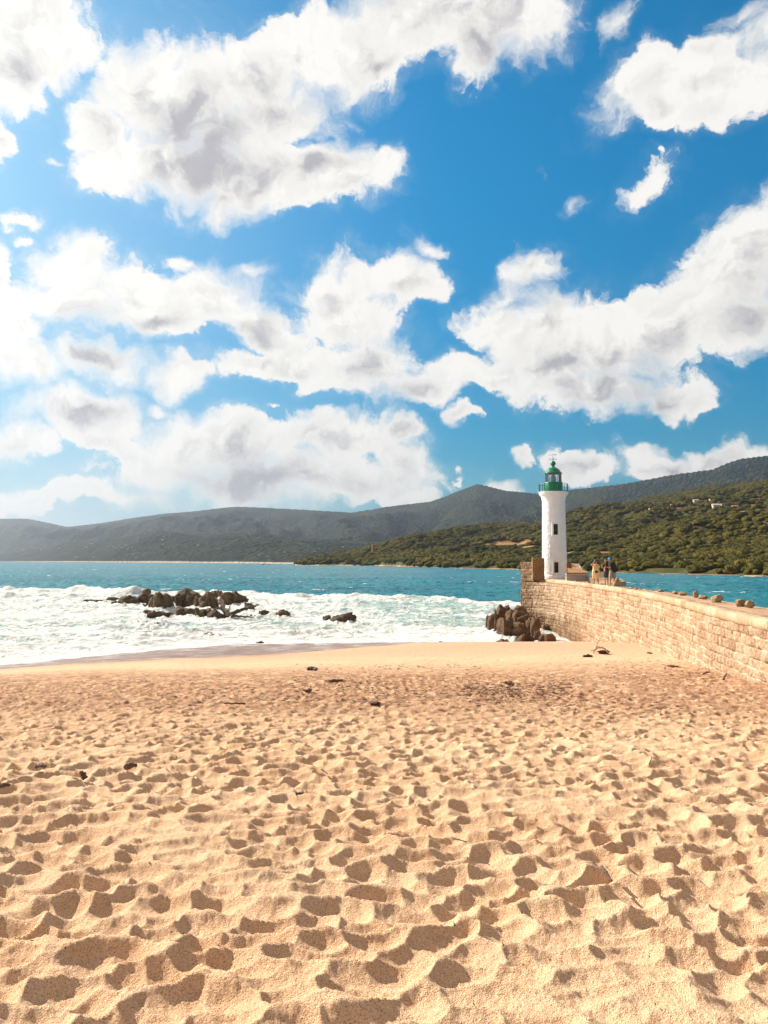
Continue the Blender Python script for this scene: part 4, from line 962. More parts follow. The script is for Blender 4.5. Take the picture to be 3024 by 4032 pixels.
w = MB(); w.tube([(-0.2, -0.02, zb - 0.12), (-0.62, -0.35, zd + 0.05), (-0.72, -0.5, zl + 0.02)], 0.007, 5); w.build('conductor_cable', M_DGREEN, lh)
w = MB(); w.tube([(-1.16, -0.3, zg), (-1.16, -0.3, zg + 1.5)], 0.008, 5); w.build('antenna', simple_mat('pale_rod', (0.7, 0.7, 0.68), None, 0.5, 5), lh)

# ---- ruined store beside the lighthouse ----
store = empty('ruined_store', (15.1, 61.0, 4.4)); tag(store, 'low ruined concrete store with broken brown roof to the right of the lighthouse', 'ruined hut')
M_CONC = stone_material('grey_plaster', (0.52, 0.47, 0.41), (0.60, 0.54, 0.47), (0.42, 0.35, 0.28))
M_RUST = stone_material('lichen_orange_slab', (0.42, 0.19, 0.07), (0.50, 0.26, 0.10), (0.30, 0.13, 0.04))
M_PINK = stone_material('pinkish_broken_slab', (0.60, 0.36, 0.24), (0.66, 0.44, 0.31), (0.46, 0.25, 0.15))
def quad_slab(name, pts, thick, mtl, parent, seed, n=14):
    """a worn slab through four corners (a, b, c, d), thickened backwards"""
    a, b, c, d = [np.array(q, float) for q in pts]; u = np.linspace(0, 1, n)
    U, V = np.meshgrid(u, u, indexing='ij'); P = (a * (1 - U[..., None]) + b * U[..., None]) * (1 - V[..., None]) + (d * (1 - U[..., None]) + c * U[..., None]) * V[..., None]
    nrm = np.cross(b - a, d - a); nrm /= np.linalg.norm(nrm)
    P = P + nrm * (0.02 * fbm2(U * 5 + seed, V * 5, 4, seed))[..., None]; e = (0.035 * fbm2(U * 7, V * 7 + seed, 3, seed + 2))[..., None]
    P = P + (b - a) / np.linalg.norm(b - a) * e; Q = P + nrm * thick
    idx = np.arange(n * n).reshape(n, n); f = np.stack([idx[:-1, :-1], idx[1:, :-1], idx[1:, 1:], idx[:-1, 1:]], -1).reshape(-1, 4); m_ = n * n
    ring = list(idx[0, :]) + list(idx[1:, -1]) + list(idx[-1, -2::-1]) + list(idx[-2:0:-1, 0]); sd = [[ring[i], ring[(i + 1) % len(ring)], ring[(i + 1) % len(ring)] + m_, ring[i] + m_] for i in range(len(ring))]
    me = np_mesh(name, np.concatenate([P.reshape(-1, 3), Q.reshape(-1, 3)]), np.concatenate([f[:, ::-1], f + m_, np.array(sd)]))
    for q in ('tone', 'joint', 'mortar', 'stain_shade'): add_attr(me, q, np.full(2 * m_, 0.5 if q == 'tone' else 0.0))
    o = link(name, me, mtl, None, smooth=False); keep(o, parent) if parent else None; return o
bpy.context.view_layer.update()
def c1(x, y, Y): return at(1950 + x / 2.765, 1750 + y / 2.765, Y)
quad_slab('front_wall', [c1(775, 1506, 60.5), c1(1004, 1506, 60.5), c1(1004, 1424, 60.5), c1(775, 1424, 60.5)], -0.35, M_CONC, store, 3)
quad_slab('front_wall', [c1(1008, 1518, 60.2), c1(1030, 1518, 60.2), c1(1028, 1412, 60.2), c1(1008, 1412, 60.2)], -1.6, M_CONC, store, 4)
quad_slab('lintel', [c1(775, 1424, 60.3), c1(1024, 1424, 60.3), c1(1022, 1408, 60.3), c1(775, 1408, 60.3)], -0.5, M_CONC, store, 6)
quad_slab('roof', [c1(776, 1409, 60.4), c1(1016, 1409, 60.4), c1(952, 1378, 62.8), c1(776, 1352, 62.8)], 0.10, M_RUST, store, 8)
quad_slab('rear_wall', [c1(777, 1356, 62.9), c1(832, 1356, 62.9), c1(826, 1293, 62.9), c1(777, 1293, 62.9)], -0.4, M_PIER, store, 9)
quad_slab('broken_slab', [c1(835, 1348, 62.5), c1(956, 1386, 62.0), c1(912, 1296, 63.2), c1(820, 1291, 63.2)], -0.28, M_PINK, store, 11)

# ============================ ROCKS ============================
def rock_mesh(name, seed, w, d, h, level=4, blocky=0.55, cracks=0.5, rough=1.0, vertical=True):
    v, f = ico(level); rng = np.random.default_rng(seed)
    p = v.copy()
    ex = 2 + 5 * blocky; p = p / ((np.abs(p) ** ex).sum(1) ** (1 / ex))[:, None]
    for _ in range(int(7 + 9 * blocky)):                # knock flat facets off
        n = rng.normal(size=3); n /= np.linalg.norm(n); n[2] = n[2] * 0.8; n /= np.linalg.norm(n); o_ = rng.uniform(0.74, 1.12)
        t = p @ n - o_; p = np.where(t[:, None] > 0, p - n * t[:, None] * 0.92, p)
    # joints: the block is a bundle of cells, some stand proud, dark clefts between them
    ns = 9 + int(10 * blocky); sd_ = rng.normal(size=(ns, 3)); sd_ /= np.linalg.norm(sd_, axis=1)[:, None]; sd_ *= rng.uniform(0.7, 1.15, (ns, 1))
    met = np.array([1.0, 1.0, 0.45 if vertical else 1.5]); pj = (p + 0.10 * np.stack([fbm3(v * 2.2 + seed + 5 * i, 2, seed + i) for i in range(3)], -1)) * met
    dd_ = np.linalg.norm(pj[:, None, :] - (sd_ * met)[None], axis=2); ordr = np.sort(dd_, axis=1); near = np.argmin(dd_, axis=1)
    step_ = rng.uniform(-0.16, 0.10, ns)[near] * (1.0 if vertical else 0.7); gap = ordr[:, 1] - ordr[:, 0]
    q = v * 1.7 + seed * 1.37
    disp = 0.20 * fbm3(q, 3, seed) * rough - 0.10 * np.abs(fbm3(v * 3.3 + seed, 3, seed + 2)) * rough
    disp = disp + step_ * sstep(gap, 0.0, 0.09) - (0.06 + 0.07 * cracks) * np.exp(-(gap / 0.05) ** 2)
    # clefts
    for k in range(3):
        n = rng.normal(size=3); n[2] *= 0.15 if (vertical and k < 2) else 1.5; n /= np.linalg.norm(n); o_ = rng.uniform(-0.45, 0.45)
        dd = np.abs(p @ n - o_ + 0.10 * fbm3(v * 2.5 + seed, 2, seed + 31 + k)); disp = disp - cracks * 0.20 * np.exp(-(dd / 0.06) ** 2)
    disp += 0.075 * fbm3(v * 6.5 + seed, 3, seed + 7) * rough
    p = p * (1 + disp)[:, None]
    p = p * np.array([w / 2, d / 2, h]) / np.array([np.abs(p[:, 0]).max(), np.abs(p[:, 1]).max(), p[:, 2].max()])
    p[:, 2] = p[:, 2] * 0.62 + 0.38 * h
    return np_mesh(name, p, f)
def rock_material(name, c1, c2, c3, wet_z=0.55, lichen=(0.20, 0.15, 0.05), lamt=0.4):
    m, nt = mat(name); geo = nt.node('ShaderNodeNewGeometry').outputs['Position']
    n = nt.noise(geo, 1.1, 5, 0.65); n2 = nt.noise(geo, 5.5, 6, 0.7); n3 = nt.noise(nt.mapping(geo, sc=(1, 1, 0.5)), 2.3, 4, 0.6)
    sx = nt.node('ShaderNodeSeparateXYZ'); nt.l.new(geo, sx.inputs[0]); z = sx.outputs[2]
    c = nt.mix(nt.ss(n, 0.36, 0.62), c1, c2); c = nt.mix(nt.ss(n2, 0.5, 0.7, 0, 0.8), c, c3); c = nt.mix(nt.ss(n3, 0.56, 0.68, 0, lamt), c, lichen)
    wet = nt.ss(nt.math('ADD', z, nt.math('MULTIPLY', nt.math('SUBTRACT', n, 0.5), -0.8)), wet_z + 0.15, wet_z - 0.15)
    c = nt.mix(nt.math('MULTIPLY', wet, 0.65), c, tuple(x * 0.3 for x in c1))
    nt.put(nt.p.inputs['Base Color'], c); nt.put(nt.p.inputs['Roughness'], nt.mix(wet, (0.85,) * 3, (0.35,) * 3)); nt.p.inputs['Specular IOR Level'].default_value = 0.35
    nt.put(nt.p.inputs['Normal'], nt.bump(nt.math('ADD', n2, nt.math('MULTIPLY', nt.noise(geo, 16.0, 4, 0.7), 0.4)), 1.0, 0.16))
    return m
M_ROCK = rock_material('dark_brown_granite', (0.085, 0.056, 0.034), (0.150, 0.098, 0.055), (0.055, 0.036, 0.024), 0.5, (0.17, 0.125, 0.03), 0.5)
M_ROCKR = rock_material('reddish_granite', (0.125, 0.068, 0.036), (0.20, 0.115, 0.062), (0.09, 0.042, 0.020), 0.5, (0.36, 0.22, 0.12), 0.35)
M_BUFF = rock_material('buff_stone', (0.40, 0.27, 0.15), (0.52, 0.38, 0.23), (0.25, 0.155, 0.08), -5.0, (0.60, 0.46, 0.30), 0.4)
def cropA(x, y): return 250 + x / 2.07375, 2250 + y / 2.07375
def cropB(x, y): return 1850 + x / 3.318, 2300 + y / 3.318
def cropC(x, y): return 1000 + x / 1.3825, 2250 + y / 1.3825
def place_rock(crop, x0, x1, yt, yb, label, group, material, seed, zb=0.1, push=0.0, cap=None, dw=0.75, blocky=0.55, cracks=0.5, level=4, rz=None, cat='rock', tall=1.0):
    pxm, pyb = crop((x0 + x1) / 2, yb); _, pyt = crop(0, yt); pl, _ = crop(x0, yb); pr_, _ = crop(x1, yb)
    g = on_z(pxm, pyb, zb); Y = g[1] + push
    if cap is not None: Y = min(Y, cap)
    w = (pr_ - pl) / FPX * Y * (1.06 if crop is cropC else 1.16 if crop is cropB else 1.22); d = w * dw * (1.1 if crop is cropB else 1.0)
    Yc = Y + d * 0.42
    top = at(pxm, pyt, Yc)[2]; base = min(zb, 0.1) - 0.35; h = max(0.12, (top - base))
    o = link('rock', rock_mesh('rock', seed, w, d, h, level, blocky * (0.5 if crop is cropB else 1.0), cracks, 0.7 if crop is cropB else 1.0, crop is not cropB), material)
    c = at(pxm, pyb, Yc); o.location = (c[0], Yc, base); o.rotation_euler = (0, 0, (random.random() - 0.5) * 0.3 if rz is None else rz)
    tag(o, label, cat, group)
    o.data.shade_flat() if level < 4 else None
    if base < 0.2: ROCK_SPOTS.append((c[0], Yc, w * 0.5))
    return o
random.seed(5)
GR = 'rocks of the outcrop standing in the surf'
A = [
 (135, 325, 226, 258, 'low flat brown rock awash at the far left of the surf', dict(dw=0.5, blocky=0.3)),
 (358, 480, 208, 252, 'low wedge of rock forming the left tip of the big outcrop', dict(dw=0.6)),
 (388, 455, 238, 285, 'small dark boulder in front of the outcrop\'s low left tip', {}),
 (450, 625, 190, 288, 'humped dark rock between the low left tip and the knobbed rock', dict(cracks=0.8)),
 (612, 728, 172, 284, 'broad rock body under the round knob on the left half of the outcrop', dict(cracks=0.8)),
 (642, 708, 138, 215, 'round dark knob, highest point of the left half of the outcrop', dict(push=-3.0, blocky=0.2)),
 (698, 785, 166, 312, 'tall narrow upright slab right of the knobbed rock', dict(cracks=1.0, blocky=0.8)),
 (728, 885, 164, 318, 'big tapering rock with deep cleft, left of the outcrop\'s middle', dict(cracks=1.0)),
 (862, 945, 194, 305, 'shaded dark rock recessed at the middle of the outcrop', dict(push=2.5)),
 (918, 1015, 172, 308, 'tall pale fronted pillar rock at the middle of the outcrop', dict(cracks=0.9, blocky=0.8)),
 (932, 1112, 134, 215, 'jagged crest rock, highest of the whole outcrop', dict(cracks=0.8, push=-5)),
 (1005, 1120, 194, 310, 'dark gap-toothed rock right of the pale fronted pillar rock', dict(cracks=1.0)),
 (1068, 1135, 190, 315, 'narrow upright rock left of the split square block', dict(blocky=0.8)),
 (1110, 1268, 152, 320, 'split square block with vertical clefts on the right half of the outcrop', dict(cracks=1.3, blocky=0.9)),
 (1225, 1315, 148, 240, 'orange stained rock shoulder behind the driftwood trunk', dict(push=-3)),
 (1285, 1495, 160, 292, 'large rock sloping down to the right end of the outcrop', dict(cracks=0.6)),
 (858, 1078, 280, 378, 'low wide rock lying in front of the outcrop\'s middle', dict(cracks=0.8, dw=0.5)),
 (690, 855, 322, 390, 'low cracked rock in front of the tall upright slab', dict(cracks=0.8, dw=0.55)),
 (655, 745, 310, 352, 'small grey rock just behind the low cracked rock', {}),
 (958, 1068, 332, 377, 'small olive rock at the right foot of the low wide rock', {}),
 (1078, 1225, 292, 400, 'ribbed front rock left of the driftwood foot', dict(cracks=1.4, blocky=0.6)),
 (1180, 1345, 308, 408, 'layered front rock the driftwood trunk stands against', dict(cracks=1.2, blocky=0.7, push=-0.4)),
 (1425, 1500, 250, 292, 'small rock under the raised end of the dark driftwood log', {}),
 (1480, 1555, 255, 320, 'spiky small rock at the outcrop\'s right end in spray', dict(cracks=1.0)),
 (1465, 1505, 338, 374, 'small triangular rock below the dark driftwood log', {}),
 (1508, 1580, 350, 390, 'small broken rock in the foam right of the driftwood', dict(cracks=1.2)),
 (645, 700, 262, 305, 'small boulder at the foot of the knobbed rock', {}),
 (555, 655, 398, 448, 'left half of the low rock pair awash in front of the outcrop', dict(cracks=1.0, dw=0.6)),
 (640, 818, 412, 464, 'right half of the low rock pair awash in front of the outcrop', dict(cracks=1.2, dw=0.5)),
 (1143, 1236, 492, 536, 'lone small rock with spiked left end near the beach edge', dict(cracks=1.0))]
for i, (x0, x1, yt, yb, lb, kw) in enumerate(A): place_rock(cropA, x0, x1, yt, yb, lb, GR, M_ROCK, 11 + i * 7, **kw)
C = [(14, 84, 208, 252, 'dark boulder with white splash, left of a pair right of the outcrop', {}), (104, 208, 206, 262, 'blocky dark boulder, right of a pair right of the outcrop', dict(cracks=1.0)),
     (364, 420, 236, 281, 'small notched rock touching the left side of the round boulder', {}), (412, 558, 222, 295, 'rounded brown boulder alone in the foam mid way to the jetty', dict(cracks=0.5, blocky=0.4))]
for i, (x0, x1, yt, yb, lb, kw) in enumerate(C): place_rock(cropC, x0, x1, yt, yb, lb, 'boulders in the foam between outcrop and jetty', M_ROCK, 401 + i * 13, **kw)
GJ = 'reddish rocks heaped at the foot of the jetty'
B = [
 (200, 268, 398, 462, 'jagged little rock at the seaward tip of the jetty heap', dict(cap=66)),
 (228, 400, 372, 470, 'low brown rock near the seaward tip of the jetty heap', dict(cap=65)),
 (350, 552, 256, 430, 'big back rock forming the top left of the jetty heap', dict(cap=65.5, cracks=0.9)),
 (314, 350, 318, 375, 'small upright horn of rock on the back left of the jetty heap', dict(cap=65)),
 (455, 628, 318, 445, 'rounded slab leaning in the middle of the jetty heap', dict(cap=63.5, cracks=0.9)),
 (545, 772, 272, 365, 'dark shaded ridge of rock against the jetty tip', dict(cap=64.2, zb=0.6)),
 (570, 820, 338, 520, 'long ribbed rock in the centre right of the jetty heap', dict(cap=61.5, cracks=1.3)),
 (480, 580, 420, 520, 'pale flat topped facet rock in the jetty heap', dict(cap=60.8, blocky=1.0)),
 (366, 610, 438, 598, 'big wedge rock at the front left of the jetty heap', dict(cap=60.0, cracks=0.7, blocky=0.9)),
 (556, 730, 488, 605, 'rugged rock at the front middle of the jetty heap', dict(cap=59.6, cracks=1.2)),
 (715, 848, 432, 605, 'tall cleft rock beside the jetty face', dict(cap=59.4, cracks=1.2)),
 (795, 912, 424, 605, 'tall rounded rock touching the jetty face', dict(cap=59.0)),
 (566, 692, 568, 672, 'stubby light brown rock standing behind the square dark block', dict(zb=0.15)),
 (728, 838, 562, 645, 'broken dark rock behind the right end of the square dark block', dict(zb=0.15, cracks=1.4)),
 (574, 838, 640, 762, 'square dark block with cut top resting on the sand edge', dict(zb=0.15, blocky=1.2, cracks=1.4, dw=0.55)),
 (318, 402, 734, 768, 'leftmost of the three small reddish rocks on the sand edge', dict(zb=0.15)),
 (382, 455, 710, 768, 'middle and tallest of the three small reddish rocks on the sand edge', dict(zb=0.15)),
 (446, 514, 718, 768, 'rightmost of the three small reddish rocks on the sand edge', dict(zb=0.15)),
 (835, 938, 604, 642, 'low flat rock in the gap beside the jetty face', dict(cap=57.6, zb=0.15)),
 (895, 990, 656, 690, 'cluster of dark weedy rock beside the jetty foot', dict(cap=56, zb=0.15, cracks=1.4)),
 (980, 1115, 640, 708, 'low brown rock tapering along the jetty foot', dict(cap=54.5, zb=0.15)),
 (318, 352, 455, 498, 'small dark rock awash left of the big wedge rock', dict(cap=62)),
 (350, 395, 452, 492, 'small black triangular rock beside the big wedge rock', dict(cap=61.5))]
for i, (x0, x1, yt, yb, lb, kw) in enumerate(B): place_rock(cropB, x0, x1, yt, yb, lb, GJ, M_ROCKR, 701 + i * 11, **kw)
for i, (x0, x1, yt, yb, lb) in enumerate([(5, 62, 378, 391, 'flat dark stone on the wet sand below the outcrop'), (1008, 1048, 379, 391, 'flat dark stone at the foam edge in mid beach')]):
    place_rock(cropC, x0, x1, yt, yb, lb, None, M_ROCK, 950 + i, zb=0.15, level=3)

# ---- loose stones set along the deck of the jetty ----
def cropD(x, y): return 2400 + x / 2.6587, 2200 + y / 2.6587
def cropE(x, y): return 1950 + x / 2.765, 1750 + y / 2.765
def deck_stone(crop, x, yb, w, h, label, seed, thin=0.8, blocky=0.9, rz=None, tilt=0.0):
    px, py = crop(x, yb); g = on_z(px, py, 4.46); Y = g[1]; ww = w / (2.6587 if crop is cropD else 2.765) / FPX * Y; hh = h / (2.6587 if crop is cropD else 2.765) / FPX * Y
    me = rock_mesh('stone', seed, ww * 1.04, ww * thin, hh * 0.82, 3 if ww < 0.3 else 4, blocky, 0.12, 0.8)
    o = link('stone', me, M_BUFF); o.location = (g[0], Y + ww * thin * 0.35, 4.45 + hh * 0.10); o.rotation_euler = (0, tilt, random.uniform(-0.4, 0.4) if rz is None else rz)
    tag(o, label, 'stone', 'loose stones set along the edge of the jetty deck')
DS = [
 (cropD, 1480, 517, 98, 92, 'pointed stone block, nearest of the row on the jetty deck'),
 (cropD, 1386, 497, 118, 84, 'squat rounded block touching the nearest pointed block on the deck'),
 (cropD, 1147, 457, 126, 93, 'big pale peaked boulder, largest and brightest on the jetty deck'),
 (cropD, 992, 423, 102, 48, 'low oblong stone at the foot of the upright stone'),
 (cropD, 914, 405, 74, 84, 'upright stone with rounded top, behind the low oblong stone'),
 (cropD, 774, 385, 92, 44, 'brown wedge stone, right of a touching pair on the deck'),
 (cropD, 702, 371, 70, 38, 'rounded stone, left of a touching pair on the deck'),
 (cropD, 540, 347, 70, 34, 'single square stone left of the touching pair on the deck'),
 (cropD, 455, 337, 42, 10, 'thin flat stone chip left of the single square stone'),
 (cropD, 404, 331, 44, 18, 'low dark stone between the thin chip and the next pale stone'),
 (cropD, 331, 323, 42, 14, 'low pale stone, third left of the single square stone'),
 (cropD, 290, 319, 42, 22, 'small rounded stone right of the flattest slab on the deck'),
 (cropD, 238, 312, 52, 14, 'flattest wide slab on the deck right of the standing people'),
 (cropD, 180, 305, 44, 10, 'low stone between the flattest slab and the leaning slab'),
 (cropD, 136, 303, 40, 14, 'low stone at the foot of the leaning slab'),
 (cropE, 1165, 1531, 48, 24, 'square block on the deck between the woman and the two others'),
 (cropE, 1060, 1522, 22, 26, 'small upright block just left of the woman\'s feet'),
 (cropE, 1022, 1518, 40, 32, 'dark backed block in front of the store\'s right corner'),
 (cropE, 980, 1512, 24, 20, 'small paired stone left of the dark backed block'),
 (cropE, 940, 1508, 34, 22, 'yellowish rounded stone in front of the ruined store'),
 (cropE, 880, 1502, 30, 26, 'small pointed stone in front of the ruined store wall'),
 (cropE, 845, 1499, 26, 10, 'dark chip of stone left of the small pointed stone'),
 (cropE, 800, 1495, 30, 12, 'low chip of stone at the lighthouse\'s right foot'),
 (cropE, 712, 1486, 24, 13, 'small dark stone on the coping in front of the lighthouse'),
 (cropE, 648, 1482, 16, 7, 'tiny pebble on the coping left of the small dark stone')]
for i, (cr, x, yb, w_, h_, lb) in enumerate(DS): deck_stone(cr, x, yb, w_, h_, lb, 1200 + i * 5)
o = None
px, py = cropE(1340, 1553); g = on_z(px, py, 4.47); w = MB(); w.poly3([(-0.42, 0, 0), (-0.05, -0.05, 0.78), (0.28, 0.1, 0.30), (0.30, 0.12, 0), (-0.40, 0.30, 0), (-0.02, 0.22, 0.74), (0.30, 0.34, 0.28), (0.32, 0.36, 0)], [(0, 1, 2, 3), (7, 6, 5, 4), (0, 4, 5, 1), (1, 5, 6, 2), (2, 6, 7, 3), (3, 7, 4, 0)])
bmesh.ops.scale(w.bm, vec=(0.82, 0.8, 0.82), verts=w.bm.verts); bmesh.ops.bevel(w.bm, geom=w.bm.edges[:], offset=0.025, segments=2, affect='EDGES')
o = w.build('stone', M_BUFF); o.location = g; tag(o, 'tall triangular slab leaning on the deck right of the man', 'stone', 'loose stones set along the edge of the jetty deck')
place = on_z(*cropE(1310, 1548), 4.46); o = link('stone', rock_mesh('stone', 77, 0.24, 0.3, 0.40, 3, 0.8, 0.1), M_BUFF); o.location = (place[0] + 0.02, place[1] + 0.45, 4.48); tag(o, 'dark stone behind the tall triangular leaning slab', 'stone', 'loose stones set along the edge of the jetty deck')

# ============================ DRIFTWOOD AND SHORE LITTER ============================
M_PALEWOOD = simple_mat('bleached_driftwood', (0.44, 0.34, 0.25), (0.25, 0.18, 0.12), 0.85, 3.0, bump=0.6, bdist=0.05)
M_DARKWOOD = simple_mat('wet_dark_driftwood', (0.12, 0.075, 0.045), (0.06, 0.036, 0.022), 0.7, 3.0, bump=0.6, bdist=0.05)
M_WEED = simple_mat('dried_brown_weed', (0.17, 0.085, 0.045), (0.09, 0.045, 0.025), 0.9, 12.0, bump=0.6, bdist=0.03)
def branch_mesh(lines, seed=0):
    w = MB(); rng = random.Random(seed)
    for pts, r0, r1 in lines:
        P = []; n = max(4, len(pts) * 4)
        _, c2 = None, None
        arr = np.array(pts, float); L = np.concatenate([[0], np.cumsum(np.linalg.norm(np.diff(arr, axis=0), axis=1))])
        for k in range(n + 1):
            s_ = L[-1] * k / n; q = [np.interp(s_, L, arr[:, i]) for i in range(3)]; j = r0 * 0.35 * (0 < k < n)
            P.append(tuple(q[i] + rng.uniform(-j, j) for i in range(3)))
        w.tube(P, [max(0.004, (r0 + (r1 - r0) * k / n) * rng.uniform(0.85, 1.15)) for k in range(n + 1)], 8)
    return w
def pA(x, y, Y): return at(*cropA(x, y), Y)
DWY = 76.5
t = empty('driftwood_tree', pA(1340, 395, DWY)); tag(t, 'pale forked driftwood trunk standing upright against the rock outcrop', 'driftwood'); bpy.context.view_layer.update()
keep(branch_mesh([([pA(1358, 398, DWY), pA(1335, 340, DWY + .2), pA(1305, 290, DWY + .5), pA(1290, 235, DWY + .9), pA(1282, 205, DWY + 1.0)], 0.26, 0.10)], 1).build('trunk', M_PALEWOOD, smooth=True), t)
for k, ls in enumerate([[pA(1308, 292, DWY + .4), pA(1278, 245, DWY + .2), pA(1240, 218, DWY)], [pA(1345, 335, DWY + .2), pA(1352, 300, DWY), pA(1368, 264, DWY)], [pA(1312, 330, DWY + .3), pA(1270, 296, DWY + .5), pA(1222, 305, DWY + .6)], [pA(1320, 350, DWY), pA(1290, 310, DWY + .3), pA(1282, 260, DWY + .5)]]):
    keep(branch_mesh([(ls, 0.13 - 0.01 * k, 0.05)], 3 + k).build('branch', M_PALEWOOD if k < 2 else M_DARKWOOD, smooth=True), t)
o = branch_mesh([([pA(1365, 348, 77), pA(1420, 325, 77.3), pA(1500, 300, 77.8), pA(1595, 274, 78.3)], 0.24, 0.07)], 9).build('driftwood_log', M_DARKWOOD, smooth=True); tag(o, 'dark tapering log reaching right out of the outcrop over the foam', 'driftwood')
o = branch_mesh([([pA(1480, 262, 79), pA(1520, 275, 79.2), pA(1562, 318, 79.5)], 0.12, 0.05), ([pA(1510, 272, 79.2), pA(1535, 258, 79.3)], 0.09, 0.04)], 10).build('driftwood_branch', M_DARKWOOD, smooth=True); tag(o, 'thin dark branch hooked over the end of the long driftwood log', 'driftwood')
o = branch_mesh([([pA(1370, 362, 76), pA(1440, 366, 76), pA(1555, 372, 76.2)], 0.13, 0.04)], 12).build('driftwood_branch', M_DARKWOOD, smooth=True); tag(o, 'low dark branch half awash below the long driftwood log', 'driftwood')
def sand_hit(px, py):
    d = ray(px, py); Y = 2.0
    for _ in range(60):
        z, _t = sand_base(np.array([[d[0] / d[1] * Y]]), np.array([[Y]])); Y2 = (float(z[0, 0]) - EYE) / (d[2] / d[1]); Y = Y * 0.5 + Y2 * 0.5
    return d[0] / d[1] * Y, Y, float(sand_base(np.array([[d[0] / d[1] * Y]]), np.array([[Y]]))[0][0, 0])
def stick(px0, py0, px1, py1, r, label, material, name='driftwood_stick', lift=0.03, up=0.0, seed=0, cat='driftwood'):
    a = sand_hit(px0, py0); b = sand_hit(px1, py1) if up == 0 else at(px1, py1, a[1] - 0.02)
    a = (a[0], a[1], a[2] + (lift if up == 0 else -0.03)); b = (b[0], b[1], b[2] + (lift if up == 0 else 0))
    m_ = tuple((a[i] + b[i]) / 2 + (0.25 * r if i == 2 else 0) for i in range(3))
    o = branch_mesh([([a, m_, b], r, r * 0.55)], seed).build(name, material, smooth=True); tag(o, label, cat); return o
stick(336, 3052, 319, 3036, 0.028, 'short dark stick standing out of the sand at left', M_DARKWOOD, up=1, seed=1)
stick(500, 3033, 533, 3024, 0.030, 'dark lump of driftwood lying right of the standing stick', M_DARKWOOD, seed=2)
stick(142, 3028, 178, 3033, 0.022, 'crooked dark twig lying left of the standing stick', M_DARKWOOD, seed=3)
stick(2, 3108, 38, 3106, 0.022, 'dark stick at the left edge of the sand', M_DARKWOOD, seed=4)
stick(1165, 3142, 1194, 3137, 0.012, 'thin dark splinter lying in the middle of the trodden sand', M_DARKWOOD, seed=5)
stick(1216, 2638, 1250, 2640, 0.085, 'dark lump of wood left of the weed patch on the flat sand', M_DARKWOOD, seed=6)
stick(2300, 2587, 2332, 2586, 0.07, 'flat black plank below the small bleached snag', M_DARKWOOD, seed=7)
stick(2770, 2655, 2795, 2650, 0.03, 'dark stick lying in front of the jetty foot', M_DARKWOOD, seed=8)
stick(2846, 2672, 2861, 2652, 0.035, 'dark stick leaning against the jetty foot', M_DARKWOOD, up=1, seed=9)
stick(2550, 2573, 2568, 2575, 0.04, 'short dark stick on smooth sand near the jetty', M_DARKWOOD, seed=10)
stick(966, 2777, 880, 2776, 0.022, 'long thin dark branch lying on the mid beach', M_DARKWOOD, seed=11)
stick(2370, 3436, 2410, 3490, 0.010, 'thin bent twig on the sand at right', M_DARKWOOD, seed=12)
stick(1265, 3042, 1290, 3060, 0.008, 'thin straight twig on the sand at centre', M_DARKWOOD, seed=13)
stick(2115, 3275, 2140, 3290, 0.008, 'small dark twig in a footprint right of centre', M_DARKWOOD, seed=14)
stick(1785, 3320, 1835, 3335, 0.006, 'fine curved twig on a ridge of sand', M_DARKWOOD, seed=15)
stick(2555, 3000, 2566, 2985, 0.008, 'thin dark reed sticking up in the right of the sand', M_DARKWOOD, up=1, seed=16)
a = sand_hit(2358, 2574); t = empty('driftwood_snag', a); tag(t, 'small bleached driftwood snag with dark weed on the upper beach', 'driftwood'); bpy.context.view_layer.update()
keep(branch_mesh([([(a[0] - .25, a[1], a[2] + .05), (a[0] - .1, a[1], a[2] + .35), (a[0] + .02, a[1], a[2] + .62)], .06, .03), ([(a[0] - .1, a[1], a[2] + .3), (a[0] + .25, a[1] + .1, a[2] + .25), (a[0] + .4, a[1] - .1, a[2] + .05)], .06, .03), ([(a[0] - .1, a[1] + .05, a[2] + .2), (a[0] - .45, a[1] - .1, a[2] + .12)], .05, .02)], 20).build('branches', simple_mat('sun_bleached_wood', (0.72, 0.60, 0.45), (0.5, 0.38, 0.26), 0.9, 5.0), smooth=True), t)
keep(link('weed', rock_mesh('weed', 31, 0.75, 0.4, 0.2, 3, 0.1, 0.5, 3.0), M_DARKWOOD, loc=(a[0] + .25, a[1] + .05, a[2] - .02)), t)
for i, (px, py, lb) in enumerate([(1322, 2680, 'dark heap of dried seaweed on the flat mid beach'), (1210, 2722, 'small dark heap of seaweed left of centre on the drift line'), (1995, 2690, 'clump of seaweed on the drift line right of centre'), (1480, 2770, 'blackish seaweed clump at the middle of the drift line'), (2655, 2625, 'brown mound of seaweed close to the jetty foot')]):
    a = sand_hit(px, py); o = link('seaweed_clump', rock_mesh('seaweed_clump', 60 + i, (.6, .25, .35, .3, .5)[i], 0.4, 0.09, 4, 0.1, 0.8, 3.4), M_WEED, loc=(a[0], a[1], a[2] - .03)); tag(o, lb, 'seaweed')
